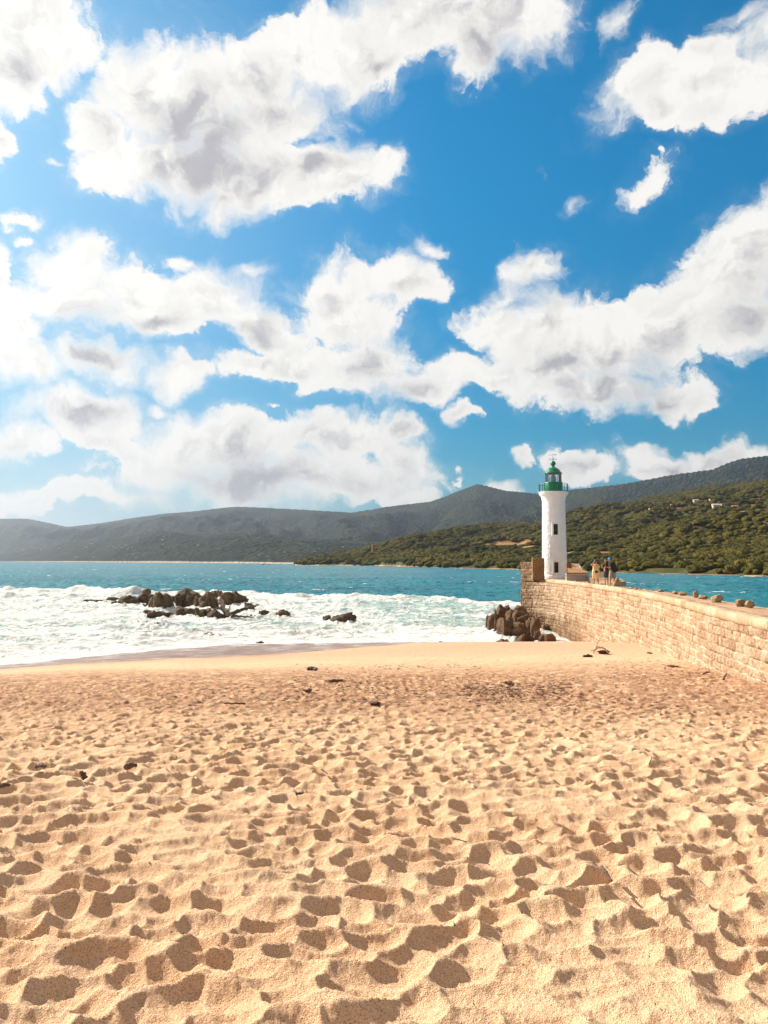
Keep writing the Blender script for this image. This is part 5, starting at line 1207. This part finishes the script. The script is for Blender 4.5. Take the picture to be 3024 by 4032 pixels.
def litter():
    """thousands of scraps of weed and twig strewn along the drift line and over the trodden sand"""
    rng = np.random.default_rng(8); V = []; Fc = []
    spots = []
    for (x0, x1, y0, y1, n) in ((1820, 2250, 2690, 2740, 420), (1150, 1500, 2610, 2720, 190), (2380, 2800, 2590, 2680, 260), (1400, 2300, 2670, 2800, 420), (300, 1500, 2660, 2830, 260), (0, 3000, 2850, 3950, 110), (1450, 1900, 2615, 2640, 120)):
        px = rng.uniform(x0, x1, n); py = rng.uniform(y0, y1, n); spots += list(zip(px, py))
    for k, (px, py) in enumerate(spots):
        d = ray(px, py); Y = 12.0
        s_ = d[0] / d[1]; e = d[2] / d[1]
        for _ in range(14): z = float(sand_base(np.array([[s_ * Y]]), np.array([[Y]]))[0][0, 0]); Y = 0.5 * Y + 0.5 * (z - EYE) / e
        x = s_ * Y; z = z + 0.012 if Y > 13 else z - 0.012
        L = rng.uniform(0.02, 0.07) * (1.3 if Y > 15 else 0.16); a = rng.random() * 6.28; dx, dy = math.cos(a) * L, math.sin(a) * L; wd = L * rng.uniform(0.15, 0.5)
        b = len(V); V += [(x - dx, Y - dy, z), (x + wd * -math.sin(a), Y + wd * math.cos(a), z + L * .15), (x + dx, Y + dy, z + rng.uniform(0, .02)), (x - wd * -math.sin(a), Y - wd * math.cos(a), z + .004), (x, Y, z - .003)]
        Fc += [(b, b + 3, b + 1), (b + 3, b + 2, b + 1), (b, b + 1, b + 4), (b + 1, b + 2, b + 4), (b + 2, b + 3, b + 4), (b + 3, b, b + 4)]
    o = link('seaweed_litter', np_mesh('seaweed_litter', np.array(V), np.array(Fc)), M_WEED, smooth=False); tag(o, 'dark scraps of seaweed and twig strewn over the sand', 'seaweed', kind='stuff')
litter()

# ============================ BUILDINGS ON THE HILLS ============================
M_OCHRE = simple_mat('ochre_render', (0.55, 0.38, 0.22), (0.48, 0.32, 0.18), 0.9, 0.5)
M_CREAM = simple_mat('cream_render', (0.62, 0.54, 0.42), (0.56, 0.48, 0.36), 0.9, 0.5)
M_TILE = simple_mat('terracotta_tiles', (0.46, 0.17, 0.08), (0.36, 0.13, 0.06), 0.9, 2.0)
M_WIN = simple_mat('dark_window', (0.03, 0.035, 0.04), None, 0.3, 2.0)
CLEAR = []
def make_house(name, px, py, wpx, hpx, label, wall, roofm, roof='gable', group=None, hill=None, cols=3, Y=None):
    if Y is None: x, Y, z = hit_B(px, py)
    else: x, _, z = at(px, py, Y)
    w = wpx / FPX * Y; h = hpx / FPX * Y; d = w * 0.7
    t = empty(name, (x, Y, z)); tag(t, label, 'house', group)
    m_ = MB(); m_.box((0, 0, h / 2 - 0.75), (w, d, h + 1.5)); m_.build('wall', wall, t)
    r = MB(); ov = 0.06 * w
    if roof == 'gable':
        rh = 0.30 * h + 0.6; r.poly3([(-w / 2 - ov, -d / 2 - ov, h), (w / 2 + ov, -d / 2 - ov, h), (w / 2 + ov, d / 2 + ov, h), (-w / 2 - ov, d / 2 + ov, h), (-w / 2 - ov, 0, h + rh), (w / 2 + ov, 0, h + rh)], [(0, 1, 5, 4), (2, 3, 4, 5), (0, 4, 3), (1, 2, 5), (3, 2, 1, 0)])
    else: r.box((0, 0, h + 0.12), (w + 0.5, d + 0.5, 0.3))
    r.build('roof', roofm, t)
    for k in range(cols):
        q = MB(); q.box((w * ((k + 0.5) / cols - 0.5), -d / 2 - 0.03, h * 0.5), (w * 0.16, 0.1, h * 0.42)); q.build('window', M_WIN, t)
    if Y < 1900 and hill is None: CLEAR.append((x, Y, w * 0.75))
    return t
HS = [
 (2180, 2183 + 150 - 150, 46, 14)]
make_house('house', 2385, 2187, 36, 9, 'long red roofed house in the trees just above the people', M_CREAM, M_TILE, cols=4)
make_house('house', 2433, 2201, 22, 8, 'small pale house right of the long red roofed house', M_OCHRE, M_OCHRE, 'flat', cols=2)
make_house('house', 2713, 2217, 28, 13, 'flat roofed beige house alone low on the slope at right', M_CREAM, M_CREAM, 'flat', cols=2)
make_house('house', 2585, 2214, 13, 6, 'tiny house with red roof among trees left of the beige house', M_CREAM, M_TILE, cols=1)
make_house('house', 2565, 2011, 18, 9, 'ochre house on the slope left of the hilltop hamlet', M_OCHRE, M_OCHRE, 'flat', cols=2)
HAM = [(2648, 1994, 15, 8), (2672, 2010, 22, 7), (2695, 1981, 18, 6), (2740, 1977, 20, 7), (2803, 1973, 20, 7), (2818, 1998, 26, 9), (2848, 1990, 18, 6), (2893, 2000, 22, 7), (2902, 1985, 14, 5), (2965, 1998, 16, 6), (3005, 2016, 22, 7), (2925, 2022, 18, 5), (2755, 2003, 14, 6), (2985, 1972, 15, 5)]
HL = ['leftmost ochre house of the hilltop hamlet', 'low wide house below the leftmost hamlet house', 'small house at the upper left of the hamlet', 'pale house upper middle of the hamlet', 'house with bright front at the top of the hamlet', 'largest house in the middle of the hamlet', 'house just right above the largest hamlet house', 'low house right of the largest hamlet house', 'tiny house above the low right house of the hamlet', 'house in the right part of the hamlet', 'house at the far right edge of the hillside', 'lowest small house right of the hamlet', 'small house left of the largest hamlet house', 'highest small house at the right of the slope']
for i, (px, py, w_, h_) in enumerate(HAM): make_house('house', px, py, w_, h_, HL[i], (M_OCHRE, M_CREAM)[i % 2], (M_OCHRE, M_TILE, M_CREAM)[i % 3], ('flat', 'gable')[i % 2], 'houses of the hamlet high on the near hill', cols=2)
# far villages across the bay: houses of a few pixels each
def farhill_hit(px, py):
    s, e = elev_at(px, py); Y = np.arange(1200.0, 7000, 6.0); Z = terrainA(np.full_like(Y, s), Y); L = EYE + e * Y; ok = (Z >= L) & (Z > 0.5)
    k = int(np.argmax(ok)) if ok.any() else int(np.argmin(np.abs(Z - L))); return s * Y[k], Y[k], Z[k]
rng = random.Random(3)
FAR = [(430, 2155), (455, 2160), (480, 2158), (505, 2164), (520, 2155), (360, 2143), (340, 2157), (236, 2160), (165, 2166), (95, 2168), (545, 2118), (640, 2130), (642, 2146), (525, 2185), (780, 2149), (1020, 2187), (1055, 2193), (1120, 2176), (1240, 2172), (1258, 2163), (1350, 2155), (470, 2150), (495, 2148), (300, 2196), (370, 2195)]
fm = simple_mat('far_cream', (0.72, 0.62, 0.50), None, 0.9, 0.1)
proto = None
for i, (px, py) in enumerate(FAR):
    x, Y, z = farhill_hit(px, py); w_ = rng.uniform(5.0, 11.0) / FPX * Y; h_ = rng.uniform(2.2, 3.6) / FPX * Y
    if proto is None:
        m_ = MB(); m_.box((0, 0, 0.3), (1, 0.7, 1.4)); b_ = m_.build('far_house', fm); 
        r_ = MB(); r_.poly3([(-.55, -.4, 1), (.55, -.4, 1), (.55, .4, 1), (-.55, .4, 1), (-.55, 0, 1.35), (.55, 0, 1.35)], [(0, 1, 5, 4), (2, 3, 4, 5), (0, 4, 3), (1, 2, 5), (3, 2, 1, 0)]); rr2 = r_.build('roof', M_TILE, b_); proto = (b_, rr2); o = b_
    else:
        o = proto[0].copy(); col.objects.link(o); q = proto[1].copy(); col.objects.link(q); q.parent = o
    o.location = (x, Y, z); o.scale = (w_, w_, h_); tag(o, 'tiny pale house dotted on the hazy slope across the bay', 'house', 'far houses across the bay')
# the old watch tower on its headland
x, Y, z = hit_B(1471, 2172); tw = empty('watch_tower', (x, Y, z)); tag(tw, 'old round stone watch tower on the wooded headland', 'tower')
k = Y / FPX; M_TOW = simple_mat('brown_tower_stone', (0.36, 0.20, 0.12), (0.26, 0.14, 0.08), 0.95, 0.8, bump=0.8, bdist=0.3)
MB().lathe([(8.5 * k, -2), (7.0 * k, 14 * k), (6.6 * k, 20 * k), (7.6 * k, 23 * k), (7.6 * k, 27 * k), (6.2 * k, 27 * k), (6.0 * k, 24 * k)], n=28).build('tower_body', M_TOW, tw, True)
w = MB()
for j in range(7): a = j * 0.9; w.box((7.0 * k * math.cos(a), 7.0 * k * math.sin(a), 28 * k), (1.2 * k, 3.2 * k, 3 * k), Euler((0, 0, a)))
w.build('battlement', M_TOW, tw)
w = MB(); w.box((0, -7.1 * k, 13 * k), (2.0 * k, 1.2 * k, 3.2 * k)); w.build('window', M_WIN, tw)
CLEAR.append((x, Y, 8))
# single trees that stand clear of the wood
M_BARK = simple_mat('brown_bark', (0.12, 0.08, 0.05), None, 0.9, 4.0)
M_LEAF1 = leaf_material('tree_leaves', (0.030, 0.048, 0.012), (0.070, 0.080, 0.018), False)
def make_tree(px, pyb, wpx, label, seed):
    x, Y, z = hit_B(px, pyb); r = wpx / 2 / FPX * Y; t = empty('tree', (x, Y, z)); tag(t, label, 'tree', 'trees standing clear on the near slope')
    MB().tube([(0, 0, -0.5), (0.1, 0, r * 0.5), (0, 0, r * 0.9)], [r * 0.13, r * 0.10, r * 0.07], 8).build('trunk', M_BARK, t, True)
    me = crown_mesh('crown', seed, 4, 500, 0.85); c = link('crown', me, M_LEAF1, t); c.scale = (r, r, r * 0.85); c.location = (0, 0, r * 0.95)
make_tree(2001, 2160, 16, 'left of the two round trees on the orange field', 3)
make_tree(2028, 2160, 21, 'right and larger of the two round trees on the orange field', 4)
make_tree(1985, 2172, 15, 'small tree at the lower edge of the orange field', 5)
make_tree(2470, 2262 - 6, 18, 'bush-like tree on the shore just right of the people', 6)

# shore rocks below the headland
for i, (px, py, w_, h_, lb) in enumerate([(1425, 2229, 22, 6, 'reddish rock ledge at the foot of the headland'), (1395, 2228, 12, 5, 'small rock off the headland point'), (1450, 2224, 26, 9, 'red scar of rock under the watch tower'), (1035, 2223, 16, 4, 'left of two tiny reefs with white surf across the bay'), (1060, 2224, 12, 3, 'right of two tiny reefs with white surf across the bay')]):
    g = on_z(px, py, 0.0); Y = g[1]; w2 = w_ / FPX * Y; o = link('rock', rock_mesh('rock', 2200 + i, w2, w2 * .6, h_ / FPX * Y, 3, .5, .5), M_ROCKR); o.location = (g[0], Y + (6 if i < 3 else 0), 0 if i > 2 else 0.0); tag(o, lb, 'rock', 'rocks along the far shore')
make_wood()

# ============================ PEOPLE ON THE JETTY ============================
M_SKIN = simple_mat('tanned_skin', (0.50, 0.27, 0.16), (0.44, 0.23, 0.13), 0.55, 6.0, spec=0.3)
M_HAIR = simple_mat('black_brown_hair', (0.022, 0.013, 0.010), (0.035, 0.02, 0.014), 0.5, 30.0)
M_BLACK = simple_mat('black_cotton', (0.022, 0.018, 0.020), (0.035, 0.028, 0.03), 0.9, 8.0, bump=0.3)
M_KHAKI = simple_mat('khaki_cotton', (0.36, 0.27, 0.17), (0.28, 0.21, 0.13), 0.9, 8.0, bump=0.3)
M_GREYC = simple_mat('dark_grey_cotton', (0.075, 0.062, 0.06), (0.05, 0.042, 0.042), 0.9, 8.0, bump=0.3)
M_DRESS = simple_mat('apricot_muslin', (0.84, 0.47, 0.17), (0.90, 0.66, 0.38), 0.85, 4.0, bump=0.4, bdist=0.03)
M_CAP = simple_mat('bright_blue_cap', (0.01, 0.33, 0.62), (0.01, 0.26, 0.52), 0.7, 6.0)
M_WSHOE = simple_mat('white_shoe', (0.75, 0.72, 0.66), None, 0.6, 8.0)
M_SANDAL = simple_mat('brown_sandal', (0.16, 0.09, 0.05), None, 0.7, 8.0)
M_EYE = simple_mat('eye', (0.03, 0.02, 0.02), None, 0.2, 8.0)
M_LIP = simple_mat('lips', (0.42, 0.15, 0.12), None, 0.5, 8.0)
def skin_body(name, V, E, rad, root, parent, H):
    me = bpy.data.meshes.new(name); me.from_pydata([tuple(c * H / 1.70 for c in v) for v in V], E, []); o = bpy.data.objects.new(name, me); col.objects.link(o)
    sk = o.modifiers.new('skin', 'SKIN'); sk.use_smooth_shade = True; ss_ = o.modifiers.new('sub', 'SUBSURF'); ss_.levels = 2; ss_.render_levels = 2
    for i, r in enumerate(rad): me.skin_vertices[0].data[i].radius = (r * H / 1.70, r * H / 1.70); me.skin_vertices[0].data[i].use_root = (i == root)
    bpy.context.view_layer.update(); dg = bpy.context.evaluated_depsgraph_get()
    m2 = bpy.data.meshes.new_from_object(o.evaluated_get(dg)); bpy.data.objects.remove(o); m2.name = name
    return link(name, m2, M_SKIN, parent)
def person(label, x, y, rz, H, J, group='people standing on the jetty'):
    """J: positions of the joints (x right, y ahead of the body is -y) for a 1.70 m figure"""
    t = empty('person', (x, y, 4.47), rz); tag(t, label, 'person', group)
    V, E, Rr = [], [], []
    def add(p, r, prev=None): V.append(tuple(p)); Rr.append(r); i = len(V) - 1; (E.append((prev, i)) if prev is not None else None); return i
    D = lambda k: Vector(J[k])
    pel = add(D('pelvis'), .135); sp = add((D('pelvis') + D('chest')) / 2, .12, pel); ch = add(D('chest'), .135, sp); nk = add(D('neck'), .052, ch)
    hd = D('head'); hb = add(hd - Vector((0, 0, .07)), .066, nk); hm = add(hd, .092, hb); hc = add(hd + Vector((0, .01, .07)), .078, hm)
    f = Vector(J['look']).normalized(); sdv = f.cross(Vector((0, 0, 1))).normalized()
    add(hd + f * .105 - Vector((0, 0, .01)), .013, hm)
    for q in (-1, 1): add(hd + sdv * q * .098, .014, hm)
    for sd in ('l', 'r'):
        sh = add(D('sh' + sd), .055, ch); el = add(D('el' + sd), .038, sh); wr = add(D('wr' + sd), .024, el)
        a = (D('wr' + sd) - D('el' + sd)).normalized(); pd = D('hd' + sd) if ('hd' + sd) in J else a; pd = pd.normalized()
        pm = add(D('wr' + sd) + pd * .055, .026, wr)
        w_ = pd.cross(Vector((0, 0, 1)) if abs(pd.z) < .8 else Vector((0, 1, 0))).normalized(); n_ = pd.cross(w_).normalized()
        b0 = D('wr' + sd) + pd * .07
        for k, (o_, L_) in enumerate(((-.030, .062), (-.010, .075), (.010, .071), (.030, .056))):
            f1 = add(b0 + w_ * o_, .0095, pm); f2 = add(b0 + w_ * o_ + pd * L_ * .55 + n_ * .008, .009, f1); add(b0 + w_ * o_ + pd * L_ * .9 + n_ * .035, .008, f2)
        th = add(D('wr' + sd) + pd * .03 - w_ * .035, .011, pm); add(D('wr' + sd) + pd * .065 - w_ * .062 + n_ * .02, .010, th)
        hp = add(D('hip' + sd), .088, pel); kn = add(D('kn' + sd), .056, hp); cf = add(D('kn' + sd) * .6 + D('an' + sd) * .4 + Vector((0, .015, 0)), .054, kn); an = add(D('an' + sd), .036, cf)
        fd = Vector(J['foot' + sd]).normalized(); hl = add(D('an' + sd) + Vector((0, 0, -.045)) - fd * .03, .034, an); add(D('an' + sd) + fd * .15 + Vector((0, 0, -.05)), .030, hl)
    skin_body('body', V, E, Rr, pel, t, H)
    return t
def sc(p, H): return tuple(c * H / 1.70 for c in p)
def loft(name, rings, material, parent, H, n=28, seed=0, fold=0.0, cap=True):
    """rings: (x, y, z, rx, ry[, yaw])"""
    k = H / 1.70; bm = bmesh.new(); RR = []
    for i, r in enumerate(rings):
        x, y, z, rx, ry = r[:5]; row = []
        for j in range(n):
            a = 2 * math.pi * j / n; fo = 1 + fold * (i / max(1, len(rings) - 1)) * math.sin(a * 7 + seed + i * .35)
            row.append(bm.verts.new(((x + rx * fo * math.cos(a)) * k, (y + ry * fo * math.sin(a)) * k, (z + 0.012 * fold * 8 * math.sin(a * 3 + seed) * (i == len(rings) - 1)) * k)))
        RR.append(row)
    for a, b in zip(RR[:-1], RR[1:]):
        for j in range(n): bm.faces.new((a[j], a[(j + 1) % n], b[(j + 1) % n], b[j]))
    if cap: bm.faces.new(RR[0][::-1])
    bmesh.ops.recalc_face_normals(bm, faces=bm.faces)
    me = bpy.data.meshes.new(name); bm.to_mesh(me); bm.free(); o = link(name, me, material, parent)
    sm = o.modifiers.new('sub', 'SUBSURF'); sm.levels = 1; sm.render_levels = 2; return o
def head_bits(t, J, H, hair='short', hairmat=M_HAIR):
    k = H / 1.70; hd = Vector(J['head']); f = Vector(J['look']).normalized(); s_ = f.cross(Vector((0, 0, 1))).normalized()
    for q in (-1, 1):
        w = MB(); c = (hd + f * .086 + s_ * q * .033 + Vector((0, 0, .012))) * k; r = bmesh.ops.create_uvsphere(w.bm, u_segments=10, v_segments=8, radius=.013 * k); bmesh.ops.translate(w.bm, vec=c, verts=r['verts']); w.build('eye', M_EYE, t, True)
    w = MB(); c = hd + f * .088 - Vector((0, 0, .045)); w.tube([(c - s_ * .025) * k, (c + f * .006) * k, (c + s_ * .025) * k], .007 * k, 6); w.build('mouth', M_LIP, t, True)
    v, fc = ico(4); p = v.copy(); fr = p @ np.array(f); up = p[:, 2]
    R0 = .112 if hair == 'short' else .135
    r = R0 * (1 + .07 * fbm3(p * 3.5, 3, 5)); low = -0.25 if hair == 'short' else -0.95
    r = np.where((fr > .45) & (up < .55), .07, r)                       # leave the face free
    p = p * r[:, None]; p[:, 2] *= 1.12
    if hair == 'bob': p[:, 2] = np.where(p[:, 2] < 0, p[:, 2] * 1.35, p[:, 2])
    if hair == 'long': p[:, 2] = np.where(p[:, 2] < 0, p[:, 2] * 1.9, p[:, 2])
    if hair == 'short': p[:, 2] = np.maximum(p[:, 2], -.05)
    p = (p + np.array(hd) + np.array([0, 0, .03]) - np.array(f) * .022) * k
    link('hair', np_mesh('hair', p, fc), hairmat, t)
# the woman in the apricot dress, hand raised to her hair
def base(**kw):
    J = dict(pelvis=(0, 0, .94), chest=(0, 0, 1.28), neck=(0, 0, 1.47), head=(0, -.015, 1.60), look=(0, -1, 0),
             shl=(-.17, 0, 1.39), ell=(-.23, .02, 1.12), wrl=(-.24, -.06, .88), shr=(.17, 0, 1.39), elr=(.23, .02, 1.12), wrr=(.24, -.06, .88),
             hipl=(-.09, 0, .88), knl=(-.11, -.01, .49), anl=(-.12, .01, .085), hipr=(.09, 0, .88), knr=(.11, -.01, .49), anr=(.12, .01, .085), footl=(-.15, -1, 0), footr=(.2, -1, 0))
    J.update(kw); return J
def foot_at(crop, x, y): px, py = crop(x, y); return on_z(px, py, 4.47)
def cropF(x, y): return 2280 + x / 8.295, 2160 + y / 8.295
g = foot_at(cropF, 575, 1178); Hh = 1.62
J = base(head=(.02, -.02, 1.59), look=(.35, -1, -.05), ell=(-.37, -.03, 1.36), wrl=(-.19, -.07, 1.58), hdl=(.8, .1, .45), elr=(.27, .06, 1.12), wrr=(.33, .02, .87), hdr=(.4, 0, -1),
         hipl=(-.10, 0, .88), knl=(-.13, 0, .49), anl=(-.14, .02, .085), knr=(.13, 0, .49), anr=(.19, .04, .085))
wmn = person('woman in a billowing apricot dress raising one hand to her dark bobbed hair', g[0], g[1] + .15, R(8), Hh, J)
head_bits(wmn, J, Hh, 'bob')
loft('dress', [(0, 0, 1.47, .07, .06), (0, 0, 1.44, .17, .10), (0, 0, 1.37, .22, .135), (0, 0, 1.24, .21, .15), (-.01, 0, 1.08, .20, .15), (-.01, 0, .96, .235, .18), (.02, .02, .82, .28, .21), (.07, .04, .68, .33, .24), (.12, .05, .55, .36, .26), (.13, .05, .44, .34, .25)], M_DRESS, wmn, Hh, 40, 1, .055)
loft('dress_hem', [(.22, .06, .92, .10, .06), (.34, .08, .80, .16, .08), (.44, .09, .70, .20, .10), (.36, .08, .60, .20, .10), (.22, .06, .52, .14, .09)], M_DRESS, wmn, Hh, 24, 3, .05)
loft('sleeve', [(-.16, 0, 1.42, .085, .08), (-.23, -.01, 1.38, .085, .08), (-.32, -.02, 1.36, .075, .075)], M_DRESS, wmn, Hh, 16, 2, .03)
loft('sleeve', [(.16, 0, 1.42, .085, .08), (.21, .02, 1.32, .085, .085), (.25, .04, 1.18, .085, .085)], M_DRESS, wmn, Hh, 16, 4, .03)
w = MB(); w.box((-.06, -.22, .90), (.21, .08, .14), Euler((0, .12, 0)), bevel=.02, seg=2); w.tube([(-.16, -.2, .96), (-.17, -.12, 1.2), (-.08, -.02, 1.47), (.1, .08, 1.3)], .007, 5); bmesh.ops.scale(w.bm, vec=(Hh / 1.7,) * 3, verts=w.bm.verts)
bag = w.build('shoulder_bag', M_BLACK, None); bag.location = wmn.location; bag.rotation_euler = wmn.rotation_euler; tag(bag, 'small black bag hanging at the front of the apricot dress', 'bag')
for q in (-1, 1):
    w = MB(); c = Vector(J['anl' if q < 0 else 'anr']); w.box((c.x, c.y - .05, .012), (.085, .24, .022), bevel=.008); bmesh.ops.scale(w.bm, vec=(Hh / 1.7,) * 3, verts=w.bm.verts); w.build('sandal', M_SANDAL, wmn)
# the one in the middle, photographing
g = foot_at(cropF, 905, 1215); Hh = 1.66
J = base(head=(-.01, -.04, 1.595), look=(-1, -.15, -.05), chest=(-.01, 0, 1.28), shl=(-.13, -.10, 1.38), ell=(-.30, -.12, 1.13), wrl=(-.27, -.10, 1.40), hdl=(.1, 0, 1), shr=(.10, .12, 1.38), elr=(-.12, .12, 1.16), wrr=(-.25, .02, 1.38), hdr=(-.3, -.2, 1),
         hipl=(-.07, -.05, .88), knl=(-.10, -.05, .49), anl=(-.08, -.05, .085), hipr=(.08, .05, .88), knr=(.10, .03, .49), anr=(.13, .06, .085), footl=(-.6, -.8, 0), footr=(.3, -1, 0))
mid = person('dark haired person in black top and dark shorts holding up a camera', g[0], g[1] + .1, 0, Hh, J)
head_bits(mid, J, Hh, 'long')
loft('top', [(0, 0, 1.47, .06, .055), (-.01, 0, 1.44, .15, .12), (-.01, 0, 1.36, .17, .145), (0, 0, 1.2, .155, .14), (0, 0, 1.04, .155, .145), (0, 0, .98, .16, .15)], M_BLACK, mid, Hh, 28, 5, .03)
loft('sleeve', [(-.11, -.09, 1.41, .075, .075), (-.18, -.11, 1.33, .072, .072), (-.25, -.12, 1.22, .066, .066)], M_BLACK, mid, Hh, 14, 5, .03)
loft('sleeve', [(.09, .11, 1.41, .075, .075), (.03, .13, 1.33, .072, .072), (-.06, .12, 1.24, .066, .066)], M_BLACK, mid, Hh, 14, 6, .03)
loft('shorts', [(0, 0, 1.02, .155, .145), (0, 0, .92, .185, .165), (0, 0, .80, .195, .17), (0, 0, .66, .195, .165), (.01, 0, .54, .185, .155)], M_GREYC, mid, Hh, 28, 7, .02)
w = MB(); w.box((-.28, -.05, 1.50), (.045, .16, .10), bevel=.01); w.tube([(-.30, -.05, 1.50), (-.37, -.05, 1.50)], .036, 12); bmesh.ops.scale(w.bm, vec=(Hh / 1.7,) * 3, verts=w.bm.verts)
camo = w.build('camera', M_BLACK, None); camo.name = 'hand_camera'; camo.location = mid.location; tag(camo, 'small black camera held up to the face of the middle person', 'camera')
w = MB()
for q in ('anl', 'anr'): c = Vector(J[q]); w.box((c.x - .03, c.y - .05, .012), (.09, .22, .022), Euler((0, 0, -.5 if q == 'anl' else .2)), bevel=.008)
bmesh.ops.scale(w.bm, vec=(Hh / 1.7,) * 3, verts=w.bm.verts); w.build('sandal', M_BLACK, mid)
# the man with the blue cap, bending his head over something in his hands
g = foot_at(cropF, 1105, 1245); Hh = 1.80
J = base(pelvis=(.02, 0, .94), chest=(-.01, 0, 1.29), neck=(-.05, -.02, 1.46), head=(-.13, -.05, 1.56), look=(-1, -.35, -.55), shl=(-.10, -.13, 1.38), ell=(-.13, -.17, 1.12), wrl=(-.33, -.14, 1.13), hdl=(-1, .1, .1), shr=(.13, .13, 1.39), elr=(.22, .15, 1.12), wrr=(.02, .20, 1.05), hdr=(-1, 0, 0),
         hipl=(-.07, -.05, .88), knl=(-.12, -.06, .49), anl=(-.17, -.07, .085), hipr=(.09, .05, .88), knr=(.12, .03, .49), anr=(.15, .03, .085), footl=(-1, -.5, 0), footr=(-.5, -1, 0))
man = person('man in a blue cap, black shirt and khaki shorts with his head bent down', g[0], g[1] + .1, 0, Hh, J)
head_bits(man, J, Hh, 'short')
loft('shirt', [(-.05, -.01, 1.46, .065, .06), (-.03, 0, 1.43, .16, .13), (0, 0, 1.36, .20, .17), (.02, 0, 1.22, .20, .165), (.03, 0, 1.05, .19, .16), (.03, 0, .90, .195, .165), (.03, 0, .84, .20, .17)], M_BLACK, man, Hh, 30, 8, .03)
loft('sleeve', [(-.08, -.12, 1.41, .09, .085), (-.11, -.15, 1.31, .088, .085), (-.13, -.165, 1.17, .08, .08)], M_BLACK, man, Hh, 14, 8, .03)
loft('sleeve', [(.11, .12, 1.42, .09, .085), (.17, .14, 1.31, .088, .085), (.21, .15, 1.17, .08, .08)], M_BLACK, man, Hh, 14, 9, .03)
for sx_, sy_, kx in ((-.07, -.05, -.12), (.09, .05, .12)): loft('trouser_leg', [(sx_ * .8, sy_, .95, .125, .125), (sx_, sy_, .82, .125, .125), (sx_ * .5 + kx * .5, sy_, .66, .115, .118), (kx, sy_, .50, .105, .108)], M_KHAKI, man, Hh, 18, 10, .03)
v, fc = ico(3); p = v.copy(); p = p[:, :] * np.array([.118, .118, .105]); p[:, 2] = np.maximum(p[:, 2], -.01); p = (p + np.array(J['head']) + np.array([-.01, 0, .045])) * Hh / 1.7
capo = link('cap', np_mesh('cap', p, fc), M_CAP, man)
w = MB(); w.prism([(.09 * math.cos(a) * 1.0 - .12, .085 * math.sin(a)) for a in np.linspace(0, 2 * math.pi, 16, endpoint=False)], 0, .010); bmesh.ops.transform(w.bm, matrix=Matrix.Diagonal((Hh / 1.7,) * 3 + (1,)) @ Matrix.Translation(Vector(J['head']) + Vector((0, 0, .03))) @ Matrix.Rotation(-.45, 4, 'Y') @ Matrix.Rotation(.33, 4, 'Z'), verts=w.bm.verts); w.build('cap_brim', M_CAP, man)
for q, rzq in (('anl', 1.1), ('anr', .45)):
    c = Vector(J[q]); fd = Vector(J['foot' + q[-1]]).normalized(); w = MB(); w.box((c.x + fd.x * .06, c.y + fd.y * .06, .045), (.30, .105, .09), Euler((0, 0, math.atan2(fd.y, fd.x))), bevel=.035, seg=3); bmesh.ops.scale(w.bm, vec=(Hh / 1.7,) * 3, verts=w.bm.verts); w.build('shoe', M_WSHOE, man, True)

make_sea()
# ============================ AIR ============================
mb = MB(); mb.box((0, 3900, 207), (17000, 9400, 438)); hz = mb.build('haze', None); 
m = bpy.data.materials.new('sea_haze'); m.use_nodes = True; t = NT(m.node_tree); t.n.clear()
pv = t.node('ShaderNodeVolumePrincipled'); pv.inputs['Color'].default_value = (0.76, 0.86, 1.0, 1); pv.inputs['Density'].default_value = 0.000088; pv.inputs['Anisotropy'].default_value = 0.80
ou = t.node('ShaderNodeOutputMaterial'); t.l.new(pv.outputs[0], ou.inputs['Volume']); hz.data.materials.append(m)
m.cycles.volume_sampling = 'MULTIPLE_IMPORTANCE'; m.cycles.homogeneous_volume = True
tag(hz, 'thin sea haze over the bay', 'haze', kind='stuff')
